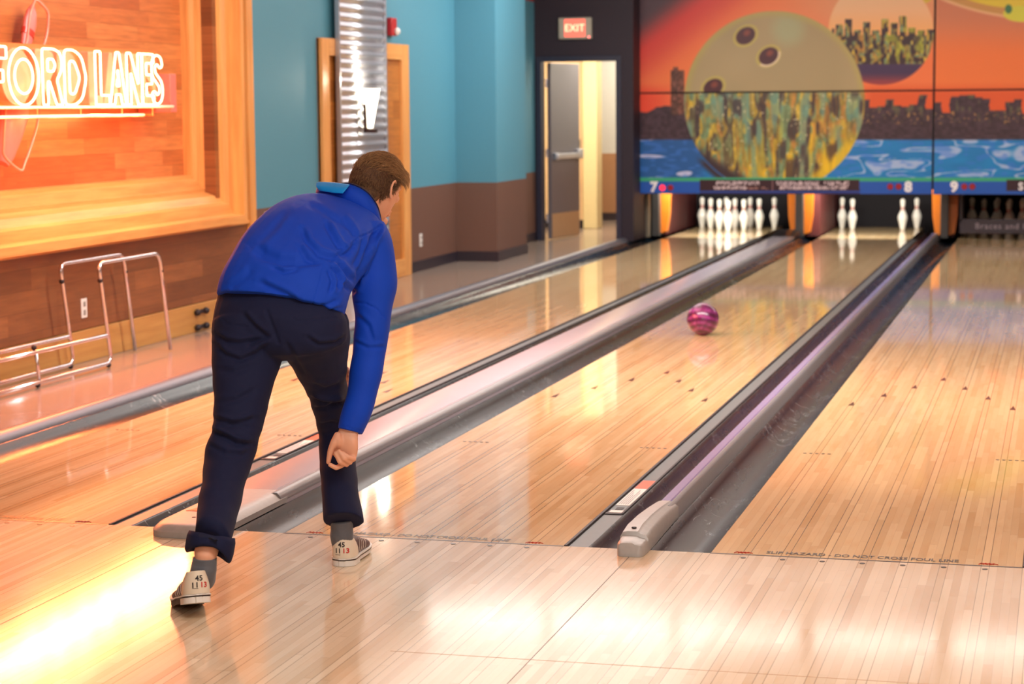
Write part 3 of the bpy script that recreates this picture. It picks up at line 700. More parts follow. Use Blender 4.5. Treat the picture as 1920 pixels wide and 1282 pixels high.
# ------------------------------------------------------------------ masking wall with the printed mural
MY = 16.65
MX = [-2.085, 1.3165, 4.72]
def vnoise(u, v, seed=0):
    u = np.asarray(u, float); v = np.asarray(v, float); iu = np.floor(u); iv = np.floor(v); fu = u-iu; fv = v-iv
    fu = fu*fu*(3-2*fu); fv = fv*fv*(3-2*fv)
    def h(a, b): x = np.sin(a*127.1+b*311.7+seed*74.7)*43758.5453; return x-np.floor(x)
    return (h(iu, iv)*(1-fu)+h(iu+1, iv)*fu)*(1-fv)+(h(iu, iv+1)*(1-fu)+h(iu+1, iv+1)*fu)*fv
def hsh(a, seed=0): x = np.sin(a*91.7+seed*37.3)*43758.5453; return x-np.floor(x)
def sm(e0, e1, x): t = np.clip((x-e0)/(e1-e0), 0, 1); return t*t*(3-2*t)
def C3(*c): return np.array(c, float)
def mixc(a, b, t): return a*(1-t[..., None])+b*t[..., None]
def city(u, v, seed, top, scale=9.):
    """patchwork of lit towers"""
    k = np.floor(u/scale+vnoise(u*.02, v*0, seed)); n1 = hsh(k, seed); n2 = vnoise(u/5., v/7., seed+3); n3 = vnoise(u/14., v/24., seed+5)
    pal = [C3(196, 158, 50), C3(92, 112, 88), C3(62, 50, 56), C3(232, 190, 50), C3(96, 150, 120), C3(150, 128, 60), C3(210, 130, 50)]
    idx = (np.floor((n1*.6+n3*.7)*7).astype(int)) % 7; c = np.array(pal)[idx]
    c = c*(.65+.6*n2[..., None]); return c*.55+np.array([150., 140, 84])*.45
def skyline(u, seed, w, h0, h1):
    k = np.floor(u/w); return h0+(h1-h0)*hsh(k, seed)
def mural(u, v):
    s = u*0
    # sky
    t = np.clip((u-1187)/420+(v)/330, 0, 1.4)
    c = mixc(C3(82, 62, 72)+0*s[..., None], C3(214, 66, 60)+0*s[..., None], sm(.13, .34, t)); c = mixc(c, C3(240, 124, 70)+0*c, sm(.3, .62, t))
    top = sm(1400, 1600, u)*sm(120, 0, v); c = mixc(c, C3(226, 160, 116)+0*c, top*.9)
    rp = sm(1750, 1760, u); c = mixc(c, mixc(C3(206, 128, 92)+0*c, C3(238, 124, 62)+0*c, sm(20, 110, v)), rp)
    low = sm(150, 178, v)*sm(1300, 1200, u); c = mixc(c, C3(232, 76, 52)+0*c, low)
    low = sm(150, 178, v)*sm(1600, 1640, u); c = mixc(c, C3(222, 92, 44)+0*c, low)
    # yellow pin and its halo at the top right
    d = np.hypot((u-1848)/78., (v+13-(u-1848)*.22)/22.); c = mixc(c, C3(200, 150, 80)+0*c, sm(1.75, 1.5, d)*rp); c = mixc(c, C3(238, 200, 150)+0*c, sm(1.85, 1.72, d)*sm(1.5, 1.6, d)*rp*.7)
    c = mixc(c, C3(226, 204, 60)+0*c, sm(1.02, .95, d)); d2 = np.hypot((u-1915)/34., (v-26)/15.); c = mixc(c, C3(214, 216, 70)+0*c, sm(1.05, .95, d2))
    d3 = np.hypot((u-1891)/7., (v-17)/9.); c = mixc(c, C3(60, 120, 80)+0*c, sm(1.1, .8, d3))
    d = np.hypot((u-1722)/26., (v+4)/12.); c = mixc(c, C3(220, 190, 70)+0*c, sm(1.05, .9, d))
    # distant ball with a skyline inside
    R = np.hypot(u-1652, v-60)/99; inb = sm(1.012, .985, R)
    b2 = mixc(C3(240, 186, 134)+0*c, C3(246, 176, 96)+0*c, sm(20, 90, v)); b2 = mixc(b2, C3(236, 200, 160)+0*c, sm(40, 0, v)*.6)
    kt = skyline(u, 3.1, 17., 26, 58); kg = hsh(np.floor(u/17.), 8.); g = (np.mod(u, 17.) > 3.5)|(v > 66)
    tw = city(u*1.3, v*1.3, 6., 0, 8.); tw = mixc(tw, C3(58, 42, 48)+0*c, sm(.42, .62, vnoise(u/5, v/8, 11.))); tw = mixc(tw, C3(176, 186, 60)+0*c, sm(.5, .8, vnoise(u/9, v/18, 14.))*sm(1640, 1655, u)*.7)
    m = ((v > kt) & g & (u > 1560)).astype(float); b2 = mixc(b2, tw, m)
    b2 = mixc(b2, C3(66, 48, 84)+0*c, sm(118, 122, v)); b2 = mixc(b2, C3(160, 62, 66)+0*c, sm(134, 158, v)*.9)
    c = mixc(c, b2, inb)
    # far shore
    sk = 196+14*vnoise(u/22, v*0, 4.)+6*vnoise(u/7, v*0, 5.); skr = skyline(u+5*np.sin(v/14), 9., 15., 176, 214)
    skl = np.where(u < 1300, sk, skr); dark = C3(64, 48, 58)+0*c; shore = dark*(.8+.4*vnoise(u/6, v/5, 2.))[..., None]
    shore = mixc(shore, C3(96, 96, 70)+0*c, sm(.55, .8, vnoise(u/6, v/12, 21.))*sm(238, 205, v)*(u > 1600)*.8)
    shore = mixc(shore, C3(170, 130, 80)+0*c, sm(.78, .9, vnoise(u/4, v/3, 22.))*sm(200, 212, v)*sm(236, 228, v)*(u > 1600))
    c = mixc(c, shore, sm(-1.5, 1.5, v-skl))
    for (a, b_, tp) in ((1257, 1283, 132), (1262, 1272, 126)):
        m = ((u > a) & (u < b_)).astype(float)*sm(tp-2, tp+2, v)*(v < 215); c = mixc(c, (C3(120, 80, 70)+0*c)*(.45+.7*vnoise(u/3, v/5, 6.))[..., None], m*.9)
    # water
    wsr = sm(260.5, 263.5, v); left = sm(1340, 1300, u)
    wat = mixc(C3(20, 132, 200)+0*c, C3(30, 92, 156)+0*c, np.clip(left+.35*vnoise(u/30, v/12, 31.), 0, 1))
    wv = vnoise(u/62+.9*vnoise(u/34, v/15, 41.), v/15+.7*vnoise(u/40, v/20, 42.), 43.)
    line = sm(.05, .015, np.abs(wv-.52)); line = np.maximum(line, sm(.7, .8, wv))
    wat = mixc(wat, C3(206, 206, 236)+0*c, line*(.75+.2*left)); wat = mixc(wat, C3(64, 120, 214)+0*c, sm(.5, .8, vnoise(u/12, v/5, 45.))*.5)
    c = mixc(c, wat, wsr)
    # great ball of city lights
    R = np.hypot(u-1452, v-190)/169.5; inb = sm(1.008, .99, R)
    up = mixc(C3(166, 150, 110)+0*c, C3(176, 158, 118)+0*c, vnoise(u/60, v/60, 51.)); up = mixc(up, C3(166, 176, 136)+0*c, sm(46, 10, np.hypot(u-1478, v-55))*.7); up = mixc(up, C3(180, 168, 92)+0*c, sm(.9, 1., R)*.7)
    for hx, hy in ((1398, 67), (1441, 105), (1337, 164)):
        a = .6; du = (u-hx)*math.cos(a)+(v-hy)*math.sin(a)*-1; dv = (u-hx)*math.sin(a)+(v-hy)*math.cos(a)
        q = np.hypot(du/19.5, dv/15.); up = mixc(up, C3(190, 176, 90)+0*c, sm(1.4, 1.2, q)*sm(.95, 1.1, q)*.8)
        up = mixc(up, C3(236, 216, 190)+0*c, sm(1.35, 1.1, q)*(dv > 4)*(hx > 1430)*.8)
        up = mixc(up, C3(76, 42, 50)+0*c, sm(1.04, .94, q)); up = mixc(up, C3(130, 66, 56)+0*c, sm(.5, .2, np.hypot((du-5)/19, (dv+3)/15)))
    k = (u-1452)*(1+.25*np.clip((v-175)/170., 0, 1)**2*0)+2.5*(v-250)/80*np.sign(u-1452)
    lo = city(k, v*.8, 12., 0, 11.); glowm = sm(.45, .8, vnoise(k/11, v/60, 61.)); lo = mixc(lo, C3(236, 192, 40)+0*c, glowm*sm(200, 320, v)*sm(1340, 1470, u))
    lo = mixc(lo, C3(110, 160, 150)+0*c, sm(.5, .75, vnoise(k/10, v/50, 62.))*.6); lo = mixc(lo, C3(60, 44, 52)+0*c, sm(.62, .8, vnoise(k/9, v/40, 63.))*.75)
    lo = mixc(lo, C3(240, 226, 180)+0*c, sm(.88, .95, vnoise(u/4, v/4, 64.))*.8)
    lo = mixc(lo, C3(56, 44, 52)+0*c, sm(.0, 24., (v-268)-(u-1310)*.62)*sm(1440, 1400, u))
    lo = mixc(lo, C3(236, 196, 40)+0*c, sm(.86, .94, R)*sm(1500, 1540, u)*sm(240, 280, v)*.8)
    ball = mixc(up, lo, sm(171, 176, v)); c = mixc(c, ball, inb)
    c = mixc(c, C3(52, 40, 50)+0*c, sm(1.0, 1.02, R)*sm(1.1, 1.03, R)*sm(290, 310, v)*(u < 1440))
    # lower band
    c = mixc(c, C3(58, 168, 120)+0*c, sm(332, 334, v)); c = mixc(c, C3(26, 86, 178)+0*c, sm(339, 341, v))
    ad = (((u > 1312) & (u < 1612)) | ((u > 1887) & (u < 2190))).astype(float)*sm(336, 338, v)*sm(359, 357, v); c = mixc(c, C3(48, 26, 38)+0*c, ad)
    c = mixc(c, C3(34, 40, 110)+0*c, sm(358, 360, v)*ad*0+sm(359, 361, v)*((u > 1312) & (u < 1612)))
    # tiny unreadable lettering on the dark board: rows of strokes
    for (a, b_, va, vb) in ((1342, 1424, 339.5, 347), (1336, 1400, 348.5, 355.5), (1456, 1536, 339.5, 346.5), (1545, 1592, 340, 347), (1462, 1590, 348, 355.5)):
        st = (vnoise(u/1.25, v/2.4, 71.) > .42) & (np.mod(v-va, 9) < 7.5); m = ((u > a) & (u < b_) & (v > va) & (v < vb) & st).astype(float); c = mixc(c, C3(226, 206, 210)+0*c, m*.9)
    m = ((np.abs(u-1448) < 1.2) & (v > 338) & (v < 357)).astype(float); c = mixc(c, C3(120, 84, 90)+0*c, m)
    c = mixc(c, C3(150, 110, 104)+0*c, ((u > 1400) & (u < 1440) & (v > 350) & (v < 355)).astype(float)*(vnoise(u/1.3, v/2, 5.) > .5))
    return np.clip(c, 0, 255)
def mural_material():
    n = NT('printed_mural'); a = n.add('ShaderNodeVertexColor'); a.layer_name = 'print'; n.link(a.outputs[0], n.b.inputs['Base Color'])
    f = n.noise(n.pos('Object'), 3.); n.link(n.math('MULTIPLY_ADD', f, .1, .35), n.b.inputs['Roughness']); n.b.inputs['Specular IOR Level'].default_value = .35; return n.m
M_mural = mural_material()
def printed(name, x0, x1, z0, z1, parent, step=.0072):
    nx = int((x1-x0)/step)+1; nz = int((z1-z0)/step)+1
    X, Z = np.meshgrid(np.linspace(x0, x1, nx), np.linspace(z0, z1, nz)); Y = np.full_like(X, MY)
    u, v = to_px(np.stack([X, Y, Z], -1)); c = mural(u, v)/255; c = np.where(c <= .04045, c/12.92, ((c+.055)/1.055)**2.4)
    co = np.stack([X, Y, Z], -1).reshape(-1, 3)-np.array(parent.location)
    idx = np.arange(nx*nz).reshape(nz, nx); q = np.stack([idx[:-1, :-1], idx[:-1, 1:], idx[1:, 1:], idx[1:, :-1]], -1).reshape(-1, 4)
    me = D.meshes.new(name); me.vertices.add(nx*nz); me.vertices.foreach_set('co', co.ravel().astype(np.float32))
    me.loops.add(q.size); me.loops.foreach_set('vertex_index', q.ravel().astype(np.int32)); me.polygons.add(len(q))
    me.polygons.foreach_set('loop_start', np.arange(0, q.size, 4, dtype=np.int32)); me.update(calc_edges=True)
    at_ = me.color_attributes.new('print', 'FLOAT_COLOR', 'POINT'); at_.data.foreach_set('color', np.concatenate([c, np.ones(c.shape[:2]+(1,))], -1).ravel().astype(np.float32))
    o = D.objects.new(name, me); COL.objects.link(o); o.parent = parent; me.materials.append(M_mural); return o
ZS, ZB, ZT = 1.678, .53, 2.84
M_mbox = mat('masking_black_edge', (30, 22, 32), .5)
desc = {(0, 0): 'lower masking panel numbered 7 and 8 with the lower half of the printed ball', (0, 1): 'upper masking panel printed with the big bowling ball and sunset',
        (1, 0): 'lower masking panel with lane number 9 and printed blue water on the right', (1, 1): 'upper right masking panel printed orange with a yellow pin'}
roots = {}
for i in (0, 1):
    for j in (0, 1):
        x0, x1 = MX[i]+.012, MX[i+1]-.012; z0, z1 = ((ZB, ZS-.01), (ZS+.01, ZT))[j]
        r = thing('masking_panel', ((x0+x1)/2, MY, z0), desc[(i, j)], 'masking panel'); roots[(i, j)] = r
        MB().box(x0-.004, x1+.004, MY+.003, MY+.03, z0-.004, z1+.004).build('backing', M_mbox, r)
        printed('printed_face', x0, x1, z0, z1, r)
struct(MB().box(-2.06, 7.4, MY+.06, MY+.1, ZB+.05, H), 'wall_back', M_blackwall, 0)
struct(MB().box(-2.06, 7.4, MY-.02, MY+.06, ZT+.02, H), 'wall_back', mat('plum_soffit', (120, 104, 112), .7), 0)
struct(MB().box(4.72, 7.4, MY-.02, MY+.05, ZB, ZT), 'wall_back', M_blackwall, 0)
M_num = mat('white_number_paint', (236, 236, 240), .4)
M_led = glow('red_led_on', (1, .03, .06), 1.3, (.4, .0, .02)); M_ledoff = mat('red_led_off', (156, 24, 34), .3)
def disc(name, q, rad, m, parent, lab=None): return MB().lathe([(rad, 0), (rad*.8, .012)], (q.x, MY, q.z), 14, Matrix.Rotation(PI/2, 4, 'X')).build(name, m, parent, label=lab)
for txt, u, i in (('7', 1226, 0), ('8', 1703, 0), ('9', 1789, 1)):
    q = at(u, 351, MY); me = text_mesh(txt, .155, Matrix.Translation((q.x, MY-.004, q.z)) @ Matrix.Rotation(PI/2, 4, 'X') @ Matrix.Diagonal((1.05, 1, 1, 1)), .002, offset=.008)
    link_mesh('lane_number', me, M_num, roots[(i, 0)], smooth=0, label='white lane number '+txt)
for u, v, i, on in ((1242, 352, 0, 1), (1257, 352, 0, 0), (1669, 350, 0, 0), (1685, 350, 0, 0), (1808, 350, 1, 0), (1823, 350, 1, 0)):
    disc('ball_indicator', at(u, v, MY), .036, M_led if on else M_ledoff, roots[(i, 0)], 'lit red indicator' if on else 'dull red indicator')
q = at(1914, 350, MY); me = text_mesh('S', .115, Matrix.Translation((q.x, MY-.004, q.z)) @ Matrix.Rotation(PI/2, 4, 'X'), .002, offset=.004); link_mesh('lettering', me, M_num, roots[(1, 0)], smooth=0, label='white letter S on the dark board')

# ------------------------------------------------------------------ pit: kickbacks, curtains, lights
def kick(x0, x1, label, greyu=None, left=True, right=True):
    r = thing('pit_divider', ((x0+x1)/2, 17.2, -.1), label, 'pit divider'); cx = (x0+x1)/2
    MB().box(x0, x1, 17.45, 19.6, .0, .56).build('side_panel', M_maroon, r, label='dark maroon side panels')
    MB().box(cx-.045 if greyu is None else greyu-.045, cx+.045 if greyu is None else greyu+.045, 17.2, 17.46, .0, .6).build('post', M_postgrey, r, bev=.006, label='grey metal post')
    g = cx if greyu is None else greyu
    for s, do in ((-1, left), (1, right)):
        if not do: continue
        a, c = g+s*.045, g+s*.15
        b = MB().prism([(a, .6), (c, .6), (g+s*.14, .25), (g+s*.11, .05), (a, .03)], 'y', 17.32, 17.45); b.build('orange_panel', M_orange, r, label='orange panel beside the post')
    return r
kick(-.36, -.02, 'pit divider with grey post between two orange panels, between lanes 7 and 8', -.235)
kick(-1.98, -1.85, 'pit divider with one orange panel left of the full rack', -1.93, False, True)
kick(1.33, 1.52, 'pit divider with an orange panel between the middle and right lanes', 1.42)
kick(2.72, 3.2, 'pit divider beyond the unlit lane at the far right')
r = thing('pit_post', (-2.0, 16.9, 0), 'pale post at the left edge of the pit beside the black wall', 'post')
q = at(1199, 400, 17.0); MB().box(q.x-.05, q.x+.05, 16.95, 17.05, 0, .56).build('post_body', M_postgrey, r, bev=.006)
MB().box(q.x+.08, q.x+.12, 16.95, 17.05, 0, .56).build('post_body', mat('dim_metal', (120, 112, 96), .4), r, bev=.006)
M_capend = mat('dark_cover_end', (52, 50, 54), .3, .4)
r = thing('cover_end_hood', (-.34, 17.0, 0), 'dark rounded hood at the far end of the wide ball return cover', 'hood')
MB().rings([[(-.475, y, .0), (-.47, y, h*.8), (-.44, y, h), (-.26, y, h), (-.216, y, h*.8), (-.21, y, .0)] for y, h in ((16.6, .05), (16.8, .09), (17.05, .1), (17.19, .09))]).build('hood', M_capend, r, smooth=40)
for x0, num in LANES[:3]:
    o = MB().box(x0-.2, x0+1.25, 19.75, 19.78, -.1, .62).build('pit_curtain', M_pit, origin=(x0+.5, 19.76, -.1)); tag(o, {7: 'black pit curtain behind the full rack', 8: 'black pit curtain behind the four standing pins', 9: 'black pit curtain behind the dim unlit pins'}[num], 'curtain')
    if num < 9:
        r = thing('pit_light', (x0+.527, MY+.35, .6), ('white fluorescent tube hidden above the full rack' if num == 7 else 'white fluorescent tube hidden above the four standing pins'), 'pit light')
        MB().tube([(x0+.15, MY+.32, .585), (x0+.95, MY+.32, .585)], .016, 10).build('tube', G_pit, r, smooth=180)
        MB().box(x0+.1, x0+1.0, MY+.1, MY+.4, .605, .64).build('housing', M_pit, r)
        lamp('pit_lamp', 'AREA', (x0+.527, MY+.42, .66), 40, (1, .95, .84), .9, .1, (x0+.527, 18.7, .15))
# rake bar across the unlit lane
r = thing('sweep_bar', (2.106, 17.0, .08), 'dark sweep bar lowered in front of the dim pins, with grey lettering', 'sweep bar')
MB().box(1.6, 2.7, 17.0, 17.06, .07, .235).build('bar', mat('sweep_black', (38, 32, 44), .35), r, bev=.006)
q = at(1828, 424, 16.99)
me = text_mesh('Braces and In', .095, Matrix.Translation((q.x, 16.996, q.z)) @ Matrix.Rotation(PI/2, 4, 'X'), .001, align='LEFT', space=1.15); link_mesh('lettering', me, mat('dim_letter_grey', (150, 140, 150), .5), r, smooth=0)
MB().box(1.6, 1.63, 17.0, 17.5, .2, .5).build('arm', M_black, r); MB().box(2.67, 2.7, 17.0, 17.5, .2, .5).build('arm', M_black, r)

# ------------------------------------------------------------------ pins and ball
PROF = [(.0, 0.), (.0255, 0.), (.0283, .006), (.0375, .045), (.0455, .0857), (.0503, .1), (.0575, .127), (.0606, .1143+.03), (.0595, .16), (.0555, .1746), (.047, .1968), (.036, .222), (.0255, .2413), (.0225, .2524), (.0238, .275), (.0265, .298), (.0308, .3286), (.0323, .3429), (.0308, .357), (.0255, .369), (.016, .378), (.005, .3810), (0., .381)]
def prad(z):
    for (r0, z0), (r1, z1) in zip(PROF, PROF[1:]):
        if z0 <= z <= z1 and z1 > z0: return r0+(r1-r0)*(z-z0)/(z1-z0)
def make_pin():
    r = thing('bowling_pin', (0, 0, 0), 'x', 'bowling pin')
    MB().lathe(PROF, (0, 0, 0), 28).build('pin_body', M_pin, r, smooth=180)
    for za, zb in ((.243, .254), (.266, .277)):
        MB().lathe([(prad(za)+.0006, za), (prad((za+zb)/2)+.0006, (za+zb)/2), (prad(zb)+.0006, zb)], (0, 0, 0), 28).build('neck_stripe', M_pinred, r, smooth=180)
    return r
proto = make_pin(); first = True
SPOTS = [(0, 0, 'the head pin at the front'), (-.5, 1, 'second row, left'), (.5, 1, 'second row, right'), (-1, 2, 'third row, left end'), (0, 2, 'third row, middle'), (1, 2, 'third row, right end'),
         (-1.5, 3, 'back row, leftmost'), (-.5, 3, 'back row, second from left'), (.5, 3, 'back row, third from left'), (1.5, 3, 'back row, rightmost')]
def put_pin(x0, s, label, group):
    global first
    if first: r = proto; first = False
    else:
        r = proto.copy(); COL.objects.link(r)
        for ch in proto.children:
            c = ch.copy(); COL.objects.link(c); c.parent = r
    r.location = (x0+.527+s[0]*.3048, 18.288+s[1]*.264, 0); r['label'] = label; r['group'] = group
for s in SPOTS: put_pin(-1.759, s, 'white pin of the full rack, '+s[2], 'full rack of pins')
for k, lab in ((3, 'white standing pin, second from left of the four in the middle lane'), (6, 'white standing pin, leftmost of the four in the middle lane'),
               (5, 'white standing pin, third from left of the four in the middle lane'), (9, 'white standing pin, rightmost of the four in the middle lane')): put_pin(0., SPOTS[k], lab, 'four standing pins in the middle lane')
for s in SPOTS: put_pin(1.579, s, 'dim unlit pin behind the dark sweep bar, '+s[2], 'dim pins behind the sweep bar')

def ball_material():
    n = NT('purple_swirl'); p = n.pos('Object'); v = n.add('ShaderNodeTexNoise'); v.inputs['Scale'].default_value = 9; v.inputs['Distortion'].default_value = 2.5; v.inputs['Detail'].default_value = 3; n.link(p, v.inputs['Vector'])
    z = n.xyz(p); w_ = n.math('SINE', n.math('MULTIPLY', n.math('SQRT', n.math('ADD', n.math('POWER', z[0], 2.), n.math('POWER', n.math('ADD', z[2], .04), 2.))), 150.))
    f = n.math('MULTIPLY_ADD', w_, .18, n.math('MULTIPLY', v.outputs['Fac'], 1.)); n.link(n.ramp(f, [(.2, lin((66, 14, 54))), (.55, lin((112, 30, 96))), (.85, lin((160, 70, 150)))]), n.b.inputs['Base Color'])
    n.b.inputs['Roughness'].default_value = .28; n.b.inputs['Coat Weight'].default_value = .6; n.b.inputs['Coat Roughness'].default_value = .06; return n.m
r = thing('bowling_ball', (.4, 6.8, 0), 'purple swirled bowling ball rolling down the middle lane', 'bowling ball')
b = MB().ellipsoid((.4, 6.8, .1085), .1085, .1085, .1085, 48, 32); b.build('ball', ball_material(), r, smooth=180)
for dx, dz in ((-.02, .085), (.012, .09), (-.0, .055)):
    d = Vector((dx, .75*.1, dz)).normalized(); MB().lathe([(.0125, .1086), (.0125, .1092)], (.4, 6.8, .1085), 14, d.to_track_quat('Z', 'Y').to_matrix().to_4x4()).build('finger_hole', M_black, r)
# ------------------------------------------------------------------ the bowler
def superring(c, S, N, n=28, e=1.):
    out = []
    for j in range(n):
        a = 2*PI*j/n; ca, sa = math.cos(a), math.sin(a)
        out.append(c+S*math.copysign(abs(ca)**e, ca)+N*math.copysign(abs(sa)**e, sa))
    return out
def loft(mb, rings, sub=4, e=1., n=28, round_ends=True):
    """rings: (Lu, Lv, Ru, Rv, y, halfdepth[, yR]) - silhouette edges of a cross section standing at world depth y"""
    raw = []
    for q in rings:
        yR = q[6] if len(q) > 6 else q[4]
        L = at(q[0], q[1], q[4]); R = at(q[2], q[3], yR); raw.append(((L+R)/2, (R-L)/2, q[5]))
    m = len(raw)
    def cr(a, b, c, d, t): return .5*((2*b)+(c-a)*t+(2*a-5*b+4*c-d)*t*t+(3*b-a-3*c+d)*t**3)
    seq = []
    for i in range(m-1):
        g = [raw[max(0, i-1)], raw[i], raw[i+1], raw[min(m-1, i+2)]]
        for k in range(sub):
            t = k/sub; seq.append(tuple(cr(g[0][j], g[1][j], g[2][j], g[3][j], t) for j in range(3)))
    seq.append(raw[-1]); rs = []
    for i, (c, S, b) in enumerate(seq):
        T = (seq[min(i+1, len(seq)-1)][0]-seq[max(i-1, 0)][0]).normalized(); N = S.cross(T).normalized()*b
        rs.append(superring(c, S, N, n, e))
    if round_ends:
        c, S, b = seq[0]; T = (seq[1][0]-c).normalized(); N = S.cross(T).normalized()*b
        rs.insert(0, superring(c-T*b*.35, S*.6, N*.6, n, e))
        c, S, b = seq[-1]; T = (c-seq[-2][0]).normalized(); N = S.cross(T).normalized()*b
        rs.append(superring(c+T*b*.35, S*.6, N*.6, n, e))
    mb.rings(rs); return mb
def limb(mb, pts, n=14):
    """pts: (Vector, radius)"""
    P = []; R = []
    m = len(pts)
    for i in range(m-1):
        for k in range(3): t = k/3; P.append(pts[i][0].lerp(pts[i+1][0], t)); R.append(pts[i][1]*(1-t)+pts[i+1][1]*t)
    P.append(pts[-1][0]); R.append(pts[-1][1]); d0 = (P[0]-P[1]).normalized(); d1 = (P[-1]-P[-2]).normalized()
    P = [P[0]+d0*R[0]*.8, P[0]+d0*R[0]*.45]+P+[P[-1]+d1*R[-1]*.45, P[-1]+d1*R[-1]*.8]; R = [R[0]*.35, R[0]*.85]+R+[R[-1]*.85, R[-1]*.35]
    mb.tube(P, R, n); return mb
def fuse(mb, name, voxel, it=6, fac=.5):
    me = mb.mesh(name); o = D.objects.new('tmp', me); COL.objects.link(o)
    a = o.modifiers.new('r', 'REMESH'); a.mode = 'VOXEL'; a.voxel_size = voxel; a.use_smooth_shade = True
    if it: b = o.modifiers.new('s', 'SMOOTH'); b.factor = fac; b.iterations = it
    dg = bpy.context.evaluated_depsgraph_get(); out = D.meshes.new_from_object(o.evaluated_get(dg)); D.objects.remove(o); out.name = name; return out
def get_co(me): c = np.empty(len(me.vertices)*3); me.vertices.foreach_get('co', c); return c.reshape(-1, 3)
def get_no(me): c = np.empty(len(me.vertices)*3); me.vertex_normals.foreach_get('vector', c); return c.reshape(-1, 3)
def creases(me, lines, crop=None, facing=True):
    """press folds and seams into cloth. lines: (points in photo pixels, width px, depth m, ridge share)"""
    co = get_co(me); no = get_no(me); u, v = to_px(co); face = -(no@FWD); w_ = np.clip(face*2.2+.15, 0, 1) if facing else np.ones(len(co)); h = np.zeros(len(co))
    for pts, wd, dp, ridge in lines:
        P = np.array(pts, float)
        if crop: P = P/crop[0]+np.array(crop[1:])
        best = np.full(len(co), 1e9); side = np.zeros(len(co)); tt = np.zeros(len(co)); acc = 0; seg = np.hypot(*np.diff(P, axis=0).T); tot = seg.sum()
        for a, b, L in zip(P, P[1:], seg):
            d = (b-a)/L; ru, rv = u-a[0], v-a[1]; t = np.clip(ru*d[0]+rv*d[1], 0, L); du, dv = ru-t*d[0], rv-t*d[1]; q = np.hypot(du, dv)
            m = q < best; best = np.where(m, q, best); side = np.where(m, np.sign(du*d[1]-dv*d[0]), side); tt = np.where(m, (acc+t)/tot, tt); acc += L
        taper = np.clip(np.minimum(tt, 1-tt)*6+.25, 0, 1) if ridge else 1.
        x = best/wd; h += taper*dp*(-np.exp(-x*x)+ridge*np.exp(-((side*x-1.5))**2/1.2))
    co += no*(h*w_*1.7)[:, None]; me.vertices.foreach_set('co', co.ravel()); me.update()
def ripple(me, amp, scale, stretch=(1, 1, 1), seed=0.):
    co = get_co(me); no = get_no(me)
    h = np.array([noise.noise(Vector((c[0]*stretch[0], c[1]*stretch[1], c[2]*stretch[2]))*scale+Vector((seed, 0, 0))) for c in co])
    co += no*(h*amp)[:, None]; me.vertices.foreach_set('co', co.ravel()); me.update()

def cloth(name, rgb, rough, weave, var=.1, sheen=.3):
    n = NT(name); c = lin(rgb); p = n.pos('Object'); f = n.noise(p, 14, 3); g = n.noise(p, weave, 2)
    n.link(n.mix(f, (*[x*(1-var) for x in c], 1), (*[min(1, x*(1+var)) for x in c], 1)), n.b.inputs['Base Color'])
    n.b.inputs['Roughness'].default_value = rough; n.b.inputs['Sheen Weight'].default_value = sheen; n.b.inputs['Sheen Roughness'].default_value = .4; n.b.inputs['Specular IOR Level'].default_value = .25
    x = n.add('ShaderNodeMath', operation='ADD'); n.link(g, x.inputs[0]); n.link(n.math('MULTIPLY', n.noise(p, 22, 3), 3.), x.inputs[1]); n.bump(x.outputs[0], .25, .0022); return n.m
M_jacket = cloth('royal_blue_softshell', (6, 66, 192), .68, 900, .06, .03)
M_lining = cloth('bright_blue_lining', (0, 146, 232), .5, 600)
M_piping = cloth('navy_piping', (22, 22, 62), .5, 600)
M_trouser = cloth('navy_twill', (20, 26, 58), .8, 1300, .1, .04)
M_sock = cloth('heather_grey_knit', (100, 102, 108), .9, 500, .25)
def skin_material():
    n = NT('fair_skin'); p = n.pos('Object'); f = n.noise(p, 20, 4); f2 = n.noise(p, 160, 2)
    n.link(n.mix(f, (*lin((222, 160, 128)), 1), (*lin((238, 182, 150)), 1)), n.b.inputs['Base Color']); n.b.inputs['Roughness'].default_value = .5
    n.b.inputs['Subsurface Weight'].default_value = .12; n.b.inputs['Subsurface Radius'].default_value = (.02, .008, .004); n.b.inputs['Subsurface Scale'].default_value = .3; n.bump(f2, .12, .0006); return n.m
M_skin = skin_material()

person = thing('person', tuple(at(530, 1000, -.6).xy)+(0,), 'person in a royal blue jacket and navy trousers bending forward, just having released the ball', 'person')

# ---- body: one continuous skin surface
HC = at(704, 351, -.12)                                     # head centre
hf = Vector((.30, .88, -.38)).normalized(); hu = Vector((.10, .33, .94)); hu = (hu-hf*hu.dot(hf)).normalized(); hr = hf.cross(hu).normalized()
HM = Matrix((hr, hf, hu)).transposed()
def hd(x, y, z): return HC+HM @ Vector((x, y, z))
def head_surface(th, ph, grow=0.):
    """th from crown, ph around (0 = right, 90 = front)"""
    st, ct = math.sin(th), math.cos(th); x = st*math.cos(ph); y = st*math.sin(ph); z = ct
    X = .0765*x; Y = .097*y; Z = .112*z
    if z < -.05:                       # jaw narrows and comes forward
        k = min(1, (-z-.05)/.95); X *= 1-.34*k; Y = Y*(1-.18*k)+.022*k; Z *= 1.06
        if y < 0: Y *= 1-.25*k
    if y > 0 and abs(z) < .5: Y *= .96
    if y < 0 and z > -.3: Y *= 1.03
    d = Vector((x, y, z)); v = Vector((X, Y, Z)); return v+v.normalized()*grow
bm_ = MB(); rs = []
for i in range(1, 28):
    th = PI*i/28; rs.append([HC+HM @ head_surface(th, 2*PI*j/40) for j in range(40)])
bm_.rings(rs)
bm_.ellipsoid(hd(0, .103, -.026), .012, .014, .011, 14, 10, HM.to_4x4())       # nose
limb(bm_, [(hd(0, .09, .012), .0075), (hd(0, .101, -.02), .0095)])
